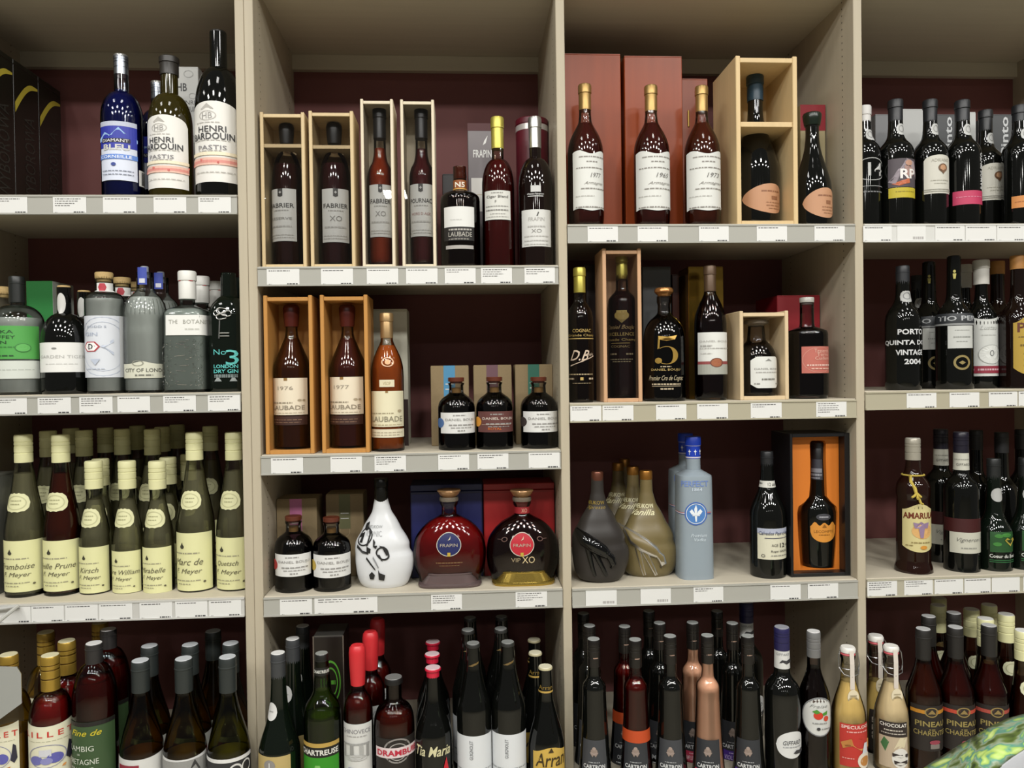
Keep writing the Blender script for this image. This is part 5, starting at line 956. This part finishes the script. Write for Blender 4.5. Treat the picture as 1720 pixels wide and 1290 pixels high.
B('liqueur_bottle', 'dark berry liqueur with grey cap and strawberry oval label', S, 1366, 1060, 52, .062, [(1345, 50), (1338, 52), (1172, 52), (1158, 47), (1144, 37), (1130, 27), (1118, 22), (1062, 21)], glassmat('#d0c0bc', '#2a1412'), ('screw', 1102, 23, M('#7a7a7a', .4, .3), '#c9c9c8'), (liqmat('#180706', .75, '#3a120c'), 1120),
  [(1348, 1172, 1394, 1237, '#c9cac6', [('RING', .5, .5, .5, .5, .06, '#77787a'), ('T', 'Fraise', .48, .78, .08, '#8a8c8a', .5, 0, .4), ('D', .46, .54, .13, .10, '#c43a24'), ('D', .68, .46, .08, .07, '#c4442c'), ('P', [(.3, .64), (.42, .7), (.52, .62), (.4, .58)], '#4a8a2c'), ('P', [(.56, .6), (.72, .66), (.7, .56), (.58, .54)], '#4a8a2c'), ('LN', .3, .7, .34, .03, '#8a8c8a'), ('D', .46, .2, .05, .04, '#3a3a3c'), ('LN', .54, .8, .2, .03, '#8a8c8a')], 'ellipse')])
def swing(lb, px, py, sh, liq, x0, x1, y0, y1, word, d, art, gl=('#fbf8f0', '#e4dcc6')):
    b = B('liqueur_bottle', lb, sh, px, py+14, 60, d, [(1345, 58), (1338, 60), (1220, 59), (1195, 56), (1175, 46), (1155, 33), (1140, 25), (1125, 23), (py+22, 22), (py+18, 25), (py+14, 25)], glassmat(*gl), None, (liq, 1142), [(x0, y0, x1, y1, *art)])
    m = b.m; H = b.H
    st = newobj('stopper', *lathe([(H-.003, 9*m, 9*m, 0), (H+3*m, 9*m, 9*m, 0), (H+5*m, 12.5*m, 12.5*m, 0), (H+11*m, 13*m, 13*m, 0), (H+14*m, 11*m, 11*m, 0)], 24), M('#dedcd6', .25), b.root, True)
    newobj('rubber_ring', *lathe([(H, 11.5*m, 11.5*m, 0), (H+1.5*m, 12.5*m, 12.5*m, 0), (H+4*m, 11.5*m, 11.5*m, 0)], 24), M('#c4565e', .5), b.root, True)
    wire = M('#b9b9b8', .25, .9)
    for s in (-1, 1): newobj('wire_bail', *tube([(s*13.5*m, 0, H+8*m), (s*17*m, -2*m, H+2*m), (s*18.5*m, -4*m, H-16*m), (s*15*m, -6*m, H-27*m), (s*12*m, -3*m, H-30*m)], .0011, 6), wire, b.root, True)
    newobj('wire_bail', *tube([(-18*m, -4*m, H-20*m), (-13*m, -12*m, H-30*m), (0, -15*m, H-34*m), (13*m, -12*m, H-30*m), (18*m, -4*m, H-20*m)], .0011, 6), wire, b.root, True)
    newobj('wire_bail', *tube([(13*m*math.sin(a*math.pi/6), -13*m*math.cos(a*math.pi/6), H-22*m) for a in range(12)], .0009, 6, True), wire, b.root, True)
    z0s = H-60*m
    V = [(s*4*m, -15.5*m+(0 if k else 2*m), H+10*m-k*22*m) for k in range(4) for s in (-1, 1)]
    newobj('paper_seal', V, [(2*k, 2*k+1, 2*k+3, 2*k+2) for k in range(3)], M('#cfc6bc', .6), b.root)
    V, F = lathe([(-.0006, 10*m, 13*m, 0), (.0006, 10*m, 13*m, 0)], 20)
    t = newobj('hang_tag', [(a, -18*m+c, H-68*m+b_) for a, b_, c in V], F, M('#d8cdb0', .6), b.root)
    decor(t, lambda u, v, lf: (u*20*m-10*m, -18*m-.0006-lf, H-68*m+(v-.5)*26*m), 20*m, 26*m, [('LN', .2, .8, .62, .08, '#a5997c'), ('LN', .2, .8, .4, .08, '#a5997c', 4)])
    return b
SPEC = ('#b5322a', [('T', 'SPECULOOS', .5, .93, .075, '#e8c9c0', .9, .02), ('LN', .2, .85, .82, .025, '#e0a8a0'), ('P', [(.04, .55), (.3, .66), (.6, .66), (.95, .6), (.95, .4), (.6, .38), (.35, .5), (.1, .42)], '#b5793c'), ('P', [(.1, .5), (.35, .54), (.35, .5), (.12, .46)], '#8a5424'), ('D', .74, .14, .26, .2, '#d9cfc0'), ('D', .74, .12, .18, .12, '#b57c3c'), ('P', [(.62, .3), (.7, .55), (.84, .55), (.84, .3)], '#c9cdd2'), ('LN', .08, .4, .2, .02, '#e0a8a0', 4)])
sp = swing('creamy yellow swing-top liqueur with a red biscuit label', 1424, 1085, S, liqmat('#f0d690', .96, '#d0b46a'), 1411, 1455, 1217, 1288, '', .058, SPEC)

# ================================================================ bay 4, top shelf: ports
S = '41'
carton('spirit_carton', 'grey carton standing at the back beside the white-capped port', S, 1471, 192, 1514, .17, .085, M('#77787a', .5))
carton('spirit_carton', 'white carton with a bearded portrait between two ports', S, 1517, 183, 1552, .17, .085, M('#b5b6b4', .5), [('LN', .2, .8, .66, .03, '#77787a'), ('D', .5, .50, .22, .07, '#9a7440'), ('D', .5, .49, .14, .05, '#b58a68'), ('P', [(.35, .46), (.5, .38), (.65, .46)], '#8a6434')])
def pinto(lb, x0, x1, d): return carton('spirit_carton', lb, S, x0, 192, x1, d, .085, M('#4a4c4e', .5), [('V', 'Ramos Pinto', .62, .58, .34, '#c4c6c8', .8, .02)])
pinto('dark grey carton with white vertical lettering behind the portrait-label port', 1572, 1607, .16); pinto('dark grey carton with white vertical lettering beside the orange-banded port', 1664, 1702, .16)
carton('spirit_carton', 'narrow white carton behind the pink-banded port', S, 1624, 188, 1640, .18, .085, M('#c4c5c3', .5))
def port(lb, px, py, w, L, capm='#1c1e22', d=.058, cb=40, seal=True):
    b = B('port_bottle', lb, S, px, py, w, d, [(378, w-4), (370, w), (262, w), (254, w-2), (246, w*.84), (240, w*.66), (234, w*.52), (226, w*.44), (206, w*.40), (py+2, w*.36)], BLACK, ('lip', py+cb, w*.40, capm), None, L)
    if seal: b.lab(px+2, py+38, px+18, py+58, '#b9bab8', [('RING', .5, .55, .3, .3, .2, '#8a8b8a')], 'scallop', 'seal')
    return b
port('black port bottle with a white cap, pressed against the upright', 1450, 179, 52, [(1436, 268, 1480, 300, None, [('T', '14', .62, .5, .7, '#b5b6b4', .5, .02), ('RING', .5, .5, .55, .6, .06, '#b5b6b4')]), (1434, 310, 1480, 330, None, [('R', 0, .85, 1, .9, '#9a9b9a'), ('LN', .1, .9, .4, .1, '#77787a')])], M('#cfcdca', .4), cb=45)
port('black port bottle with a painted label over a yellow band', 1503, 169, 58, [(1492, 266, 1540, 314, '#4a4248', [('P', [(0, .2), (.5, .95), (.62, .95), (.2, .1)], '#8a8088'), ('P', [(.5, 1), (.75, .6), (.98, .3), (1, .5), (.8, .9)], '#9a8c90'), ('D', .6, .84, .12, .1, '#b58a74'), ('P', [(.45, .75), (.7, .7), (.75, .4), (.5, .35)], '#a08078'), ('P', [(.1, .12), (.6, .3), (.62, .14), (.3, .04)], '#b5603c'), ('T', 'RP', .58, .46, .34, '#e0dcd8', .5, .03)]), (1493, 315, 1540, 332, '#b8a828', [('LN', .2, .8, .6, .08, '#8a7c1c')])])
p2_ = port('black port bottle with a cream bearded-portrait label', 1562, 169, 56, [(1553, 260, 1598, 325, '#c6c4b9', [('T', 'ADRIANO', .52, .86, .08, '#a5a296', .6), ('D', .58, .66, .16, .11, '#6a4c34'), ('D', .58, .66, .10, .08, '#b58a68'), ('P', [(.46, .62), (.58, .5), (.7, .62)], '#6a4c34'), ('LN', .2, .8, .34, .02, '#b0ada0'), ('LN', .3, .7, .26, .02, '#b0ada0'), ('R', 0, .10, 1, .115, '#8f8d84'), ('R', 0, .05, 1, .065, '#8f8d84')], 'arch')])
port('black port bottle with vertical white name over a pink band', 1616, 170, 58, [(1641, 254, 1652, 318, None, [('V', 'RAMOS PINTO', .5, .5, .62, '#d5d6d6', .96, .02)]), (1602, 320, 1654, 343, '#b8385c', [('LN', .1, .9, .55, .06, '#d07a92')])])
D(p2_, 'black port bottle with a portrait label standing behind the pink-banded one', 1655, 181, .125)
port('black port bottle with a dull orange band', 1712, 178, 56, [(1701, 328, 1750, 348, '#c98444', [('LN', .1, .9, .5, .08, '#a5652c')])])

# ================================================================ bay 4, second shelf
S = '42'
def wineb(name, lb, px, py, w, cap, L, glass=BLACK, d=.058, nk=22, group=None):
    return B(name, lb, S, px, py, w, d, [(656, w-4), (650, w), (545, w), (533, w-2), (522, w*.82), (513, w*.60), (504, w*.45), (495, w*.40), (py+2, w*.36)], glass, cap, None, L, group)
po = wineb('port_bottle', 'black vintage port with white block lettering and a paper seal', 1516, 447, 58, ('capsule', 488, 22, M('#24262a', .45)), [(1489, 551, 1547, 613, None, [('T', 'PORTO', .64, .90, .15, '#c9cacb', .56, .03), ('T', 'QUINTA DO', .52, .60, .15, '#c9cacb', .95, .03), ('T', 'VINTAGE', .62, .34, .15, '#c9cacb', .6, .03), ('T', '2004', .66, .09, .15, '#c9cacb', .36, .03)]), (1512, 488, 1529, 508, '#a9aaa8', [('RING', .5, .55, .3, .3, .2, '#77787a')], 'scallop')])
D(po, 'black bottle deep in the shade behind the vintage port', 1540, 452, .24)
ti = wineb('sherry_bottle', 'black sherry bottle with a grey title band and small white label', 1602, 430, 60, ('capsule', 478, 19, M('#1f2124', .45)), [(1573, 526, 1632, 543, '#24282c', [('T', 'TIO PEPE', .62, .5, .5, '#a5a8aa', .85, .02)]), (1573, 543, 1632, 546, '#8a8c8c', []), (1593, 547, 1630, 585, '#bfc1bd', [('LN', .25, .8, .8, .03, '#8f918d'), ('LN', .2, .85, .5, .05, '#8f918d', 4), ('LN', .3, .7, .3, .03, '#8f918d', 5)]), (1601, 596, 1626, 622, None, [('RING', .5, .5, .48, .48, .28, '#8a7a4a'), ('P', [(.3, .5), (.5, .62), (.7, .5), (.5, .36)], '#8a7a4a')]), (1598, 452, 1608, 470, None, [('D', .5, .8, .2, .14, '#b5ab5c'), ('P', [(.25, .6), (.75, .6), (.65, .1), (.35, .1)], '#b5ab5c')])])
D(ti, 'black sherry bottle standing behind the titled one', 1560, 444, .15)
wc = wineb('sherry_bottle', 'dark bottle with a white capsule and red-footed white label', 1651, 437, 50, ('lip', 478, 25, M('#bfbdb6', .5)), [(1634, 530, 1677, 632, '#c6c8c4', [('T', 'Lustau', .56, .80, .07, '#a5a7a3', .5, 0, .4), ('LN', .35, .75, .68, .015, '#b0b2ae'), ('D', .62, .36, .36, .16, '#cfd1cd'), ('RING', .62, .36, .36, .16, .05, '#9fa19d'), ('R', .1, .05, 1, .17, '#8a2c3c'), ('LN', .25, .9, .11, .03, '#c9a4ac'), ('RING', .62, .38, .06, .05, .3, '#77797a')], 'dip')], d=.092)
D(wc, 'dark bottle with a white capsule, second in line', 1624, 446, .17)
pj = wineb('sherry_bottle', 'dark bottle with a cork stopper and mustard yellow letter label', 1706, 430, 58, ('cork', 463, 24, M('#a5743c', .5, 0, .4, 0, .15, 200)), [(1700, 530, 1745, 630, '#a98c34', [('T', 'PX', .42, .80, .16, '#5c2c1c', .6, .02), ('LN', .15, .9, .64, .015, '#6a5420'), ('LN', .2, .8, .5, .03, '#6a5420', 4), ('LN', .3, .7, .36, .02, '#6a5420', 5), ('LN', .3, .7, .26, .02, '#6a5420', 6), ('LN', .3, .7, .16, .02, '#6a5420', 7)], 'badge')], BROWNBLK)
D(pj, 'cork-stoppered dark bottle behind the white-capsule one', 1670, 440, .15)

# ================================================================ bay 4, third shelf
S = '43'
am = B('cream_liqueur_bottle', 'brown cream liqueur with a yellow rope round its neck and elephant label', S, 1533, 736, 58, .058, [(965, 56), (960, 62), (952, 61), (940, 55), (920, 55), (850, 54), (838, 52), (826, 55), (815, 54), (806, 46), (798, 34), (790, 27), (776, 23), (738, 22)], M('#1f0d08', .07, 0, .55), ('screw', 772, 25, M('#a9a496', .35, .3), '#b9b6ac'), None,
  [(1517, 847, 1563, 928, '#c9be88', [('T', 'AMARULA', .5, .76, .13, '#6a2c14', .94, .03), ('D', .56, .44, .3, .16, '#d0a468'), ('P', [(.3, .62), (.44, .6), (.5, .64), (.58, .6), (.74, .62), (.7, .5), (.6, .5), (.56, .3), (.48, .3), (.44, .5), (.34, .5)], '#8a7490'), ('LN', .25, .8, .2, .025, '#8a7a4a'), ('D', .58, .1, .1, .04, '#c98a34'), ('LN', .1, .3, .14, .02, '#8a7a4a', 5)], 'badge')])
m = am.m; rope = M('#b5a04a', .8, 0, .2, 0, .2, 400)
zr = am.zz(797); rr = am.rad(zr)[0]+.0015
rg_ = newobj('rope', *tube([(rr*math.sin(a*math.pi/10), -rr*math.cos(a*math.pi/10), zr) for a in range(20)], .0020, 7, True), rope, am.root, True)
kx = -13*m
newobj('rope_braid', *tube([(kx, -rr*.75, zr), (kx-1*m, -rr*.9-.002, zr-10*m), (kx+2*m, -rr*1.2-.003, zr-20*m), (kx+1*m, -rr*1.6-.003, zr-30*m)], [.0035, .004, .0042, .0034], 8), rope, rg_, True)
for dx, dz in ((-11, -34), (0, -38), (9, -46), (6, -34)): newobj('rope_tassel', *tube([(kx+1*m, -rr*1.6-.004, zr-28*m), (kx+dx*m*.6, -rr*1.85-.004, zr+(dz+2)*m), (kx+dx*m, -rr*1.9-.004, zr+dz*m)], [.003, .0028, .0024], 7), rope, rg_, True)
gs = B('liqueur_bottle', 'dark liqueur with a white neck label and wide red wine band', S, 1614, 726, 58, .058, [(962, 54), (957, 58), (948, 57), (944, 57), (825, 57), (815, 55), (807, 46), (801, 34), (796, 27), (788, 25), (728, 23)], BLACK, ('screw', 760, 25, M('#1b1826', .35), '#3c3c46'), None,
  [(1597, 895, 1646, 930, '#bdbcae', [('T', 'Vigneron s', .55, .62, .24, '#6a6a64', .7, 0, .4), ('LN', .3, .7, .25, .06, '#8a8a82')]), (1600, 760, 1628, 790, '#bfbeb2', [('LN', .2, .9, .6, .06, '#9a9a90'), ('T', 'GIFFARD', .6, .32, .14, '#6a6a64', .6)]), (1588, 872, 1645, 895, '#3a0a0c', [])])
D(gs, 'dark liqueur with a white neck label, behind the red-banded one', 1580, 723, .15)
hb = B('liqueur_bottle', 'squat black bottle with a green label and golden heart emblem', S, 1669, 770, 56, .058, [(962, 52), (957, 56), (893, 56), (885, 52), (877, 44), (868, 34), (855, 27), (840, 25), (825, 23), (772, 21)], GREENBLK, ('capsule', 812, 22, M('#1a1c1c', .45)), None,
  [(1664, 894, 1697, 928, '#1f4a22', [('D', .3, .8, .15, .1, '#3c7a34'), ('D', .6, .85, .2, .1, '#3c7a34'), ('D', .25, .4, .15, .1, '#3c7a34'), ('P', [(.75, .3), (.5, .6), (.6, .72), (.75, .62), (.9, .72), (1, .6)], '#a5953c'), ('P', [(.75, .42), (.62, .58), (.75, .55), (.88, .58)], '#1c2a14')]), (1663, 930, 1700, 945, None, [('T', 'Coeur du Breuil', .5, .7, .4, '#c9cac4', 1.0, .02), ('R', 0, .2, 1, .28, '#2c6a3c'), ('R', 0, 0, 1, .08, '#2c6a3c')]), (1665, 820, 1683, 843, '#a9aaa8', [], 'ellipse')])
D(hb, 'squat black bottle right next to the heart-emblem one', 1722, 768, .058)
tb = B('liqueur_bottle', 'tall black bottle with a plain dark capsule behind the heart-emblem bottle', S, 1682, 726, 54, .15, [(948, 52), (944, 54), (835, 54), (822, 50), (812, 40), (804, 28), (795, 22), (728, 20)], BLACK, ('capsule', 760, 22, M('#202022', .5)), None, [])
D(tb, 'tall black bottle beside the plain dark-capsuled one, in the shade', 1640, 722, .225); D(tb, 'tall black bottle at the far side behind the heart-emblem bottle', 1716, 729, .22)

# ================================================================ bay 4, bottom shelf
S = '44'
CHOC = ('#2c2420', [('T', 'CHOCOLAT', .5, .93, .075, '#d9d4cc', .92, .02), ('LN', .2, .8, .82, .025, '#c4bcb0'), ('LN', .1, .9, .75, .02, '#c4bcb0', 4), ('R', .02, .0, .98, .68, '#b5a48c'), ('P', [(.08, .5), (.2, .66), (.36, .56), (.24, .34)], '#3c6a3c'), ('P', [(.5, .42), (.7, .68), (.95, .66), (.85, .46)], '#cfc4a4'), ('D', .72, .22, .28, .22, '#d5d3cc'), ('P', [(.45, .34), (.7, .3), (.98, .32), (.96, .24), (.7, .24), (.46, .26)], '#2c2422'), ('P', [(.5, .18), (.7, .14), (.95, .18), (.94, .1), (.7, .06), (.52, .1)], '#2c2422')])
c1 = swing('creamy white swing-top liqueur with a chocolate label', 1498, 1083, S, liqmat('#f2e2c0', .96, '#d8c8a0'), 1479, 1523, 1214, 1290, '', .058, CHOC)
c2 = swing('creamy yellow swing-top liqueur half hidden behind the chocolate one', 1466, 1066, S, liqmat('#e0c880', .94, '#c8b068'), 1455, 1475, 1195, 1270, '', .15, ('#2a221e', [('V', 'CREME', .5, .6, .5, '#c9c0b0', .5, .02)]))
def pineau(lb, px, py, band, liq):
    return B('pineau_bottle', lb, S, px, py, 58, .06, [(1345, 56), (1338, 58), (1172, 58), (1158, 56), (1146, 48), (1132, 38), (1118, 29), (1106, 25), (py+3, 22)], glassmat('#d0b8a4', '#3a1c10'), ('capsule', py+50, 25, M('#1c1a18', .5), '#a9aaaa'), (liq, 1112),
      [(px-19, 1186, px+31, 1262, '#231d1a', [('R', 0, .82, 1, .9, band), ('D', .52, .86, .17, .11, '#2c2420'), ('RING', .52, .86, .17, .11, .2, '#8f7a48'), ('P', [(.42, .82), (.52, .92), (.62, .82)], '#8f7a48'), ('T', 'PINEAU', .52, .60, .12, '#8f804a', .78, .02), ('LN', .45, .6, .48, .02, '#8f804a'), ('T', 'CHARENTES', .52, .40, .11, '#8f804a', .86, .01), ('D', .6, .2, .14, .05, '#8c3a48'), ('R', .48, .06, .72, .16, '#77706a')])])
pa = pineau('amber pineau bottle with a yellow-orange ribbon label', 1550, 1056, '#b57c24', liqmat('#6a3010', .6, '#8a4818'))
pb = pineau('red pineau bottle with a coral ribbon label, middle of three', 1604, 1053, '#b54430', liqmat('#641c14', .6, '#7a2016'))
pc = pineau('red pineau bottle with a coral ribbon label beside the cream-capped flute', 1661, 1050, '#a5483c', liqmat('#641c14', .6, '#7a2016'))
D(pb, 'dark-capped pineau bottle behind the yellow-ribbon one', 1562, 1037, .14); D(pb, 'dark-capped pineau bottle behind the middle one', 1609, 1031, .155)
pf = B('brandy_bottle', 'cream-capped dark flute with a scalloped medallion, beside the green bag', S, 1719, 1059, 56, .06, [(1345, 54), (1338, 56), (1225, 56), (1195, 49), (1165, 39), (1135, 31), (1108, 27), (1062, 25)], glassmat('#d8c8b4', '#5a4a38'), ('screw', 1107, 28, CREAMCAP, '#d5d6d2'), (liqmat('#5a3020', .55, '#7a4a28'), 1140),
  [(1714, 1145, 1738, 1170, '#cfcfae', [('RING', .5, .5, .35, .35, .1, '#a5a580')], 'scallop'), (1692, 1245, 1745, 1320, '#cfcca0', brandy_items('Prunelle'))])
gp = 'cream-capped flutes behind the pineau bottles'
for px, py, d, wh in ((1692, 1032, .168, 'beside the last pineau'), (1650, 1037, .155, 'right behind the middle pineau'), (1628, 1025, .225, 'between the first two pineau'), (1658, 1020, .245, 'second row behind the middle pineau'), (1600, 1015, .245, 'in the third row behind the first pineau'), (1578, 1005, .31, 'at the back panel behind the first pineau'), (1724, 1044, .15, 'behind the flute with the medallion')): D(pf, 'cream-capped dark flute '+wh, px, py, d, gp)
# green patterned carrier bag held up in front of the shelf
bx, bz = hit(1650, 1260, -.62)
root = empty('shopping_bag', 'green leaf-patterned shopping bag with a grey lining in front of the pineau', 'bag', (bx, -.62, bz))
m = bpy.data.materials.new('bag_print'); m.use_nodes = True; nt = m.node_tree; pbn = nt.nodes['Principled BSDF']; pbn.inputs['Roughness'].default_value = .45
tc = nt.nodes.new('ShaderNodeTexCoord'); mpn = nt.nodes.new('ShaderNodeMapping'); mpn.inputs['Rotation'].default_value = (0, .6, .4); mpn.inputs['Scale'].default_value = (14, 30, 50)
nz = nt.nodes.new('ShaderNodeTexNoise'); nz.inputs['Scale'].default_value = 1.2; nz.inputs['Detail'].default_value = 2; cr = nt.nodes.new('ShaderNodeValToRGB')
e = cr.color_ramp.elements; e[0].position = .34; e[0].color = lin('#2a3a1c'); e[1].position = .72; e[1].color = lin('#c9dc8c')
for ps, cc in ((.43, '#5c7034'), (.50, '#8f9c84'), (.56, '#4c8a78'), (.60, '#9cb85c')): q = cr.color_ramp.elements.new(ps); q.color = lin(cc)
nt.links.new(tc.outputs['Object'], mpn.inputs[0]); nt.links.new(mpn.outputs[0], nz.inputs[0]); nt.links.new(nz.outputs[0], cr.inputs[0]); nt.links.new(cr.outputs[0], pbn.inputs['Base Color'])
def bagpt(x, y, dd): X, Z = hit(x, y, dd); return (X-bx, dd+.62, Z-bz)
top = [(1535, 1305), (1562, 1285), (1595, 1264), (1630, 1243), (1665, 1222), (1695, 1208), (1725, 1200), (1790, 1190)]
low = [(1560, 1345), (1600, 1330), (1640, 1312), (1675, 1291), (1700, 1272), (1722, 1258), (1745, 1248), (1800, 1232)]
rows = 7; V = []; F = []
for j in range(rows+1):
    t = j/rows
    for (a, b), (c, d_) in zip(top, low):
        V.append(bagpt(a+(c-a)*t, b+(d_-b)*t, -.56-.10*math.sin(t*math.pi*.5)-.012*math.sin(a*.05+t*3)))
nn = len(top)
F = [(j*nn+i, j*nn+i+1, (j+1)*nn+i+1, (j+1)*nn+i) for j in range(rows) for i in range(nn-1)]
o = newobj('bag_side', V, F, m, root, True); sm_ = o.modifiers.new('thickness', 'SOLIDIFY'); sm_.thickness = .002
lo2 = [(a+70, b+120) for a, b in low]; V = [bagpt(a, b, -.661) for a, b in low]+[bagpt(a, b, -.60) for a, b in lo2]
o = newobj('bag_lining', V, [(i, i+1, nn+i+1, nn+i) for i in range(nn-1)], M('#a5a7ab', .5), root, True); sm_ = o.modifiers.new('thickness', 'SOLIDIFY'); sm_.thickness = .002

# ================================================================ let neighbours stand clear of one another
for it in range(400):
    worst = 0
    for i, A in enumerate(PLACED):
        a = A[0].location
        lo, hi = COLX[A[3][0]]
        if a.y+A[2] > DEP-.002: a.y = DEP-.002-A[2]
        if a.y+A[2] > .0:
            if a.y > -A[2]*.6:
                a.x = min(max(a.x, lo+A[1]+.0005), hi-A[1]-.0005) if A[1]*2 < hi-lo else a.x
        for B_ in PLACED[i+1:]:
            if A[3] != B_[3]: continue
            b = B_[0].location; sx, sy = A[1]+B_[1], A[2]+B_[2]
            dx, dy = (b.x-a.x)/sx, (b.y-a.y)/sy; q = math.hypot(dx, dy)
            if q < 1.004:
                worst = max(worst, 1-q); k = (1.006-q)/max(q, 1e-4); mv = A[4]+B_[4]
                wa, wb = A[4]/mv, B_[4]/mv
                b.x += dx*k*sx*wb; b.y += dy*k*sy*wb; a.x -= dx*k*sx*wa; a.y -= dy*k*sy*wa
        for x0, x1, y0, y1, t in SOLID:
            if t != A[3]: continue
            nx, ny = min(max(a.x, x0), x1), min(max(a.y, y0), y1)
            dx, dy = (a.x-nx)/A[1], (a.y-ny)/A[2]; q = math.hypot(dx, dy)
            if 1e-5 < q < 1: a.x = nx+dx/q*A[1]*1.002; a.y = ny+dy/q*A[2]*1.002
    if worst < .004: break
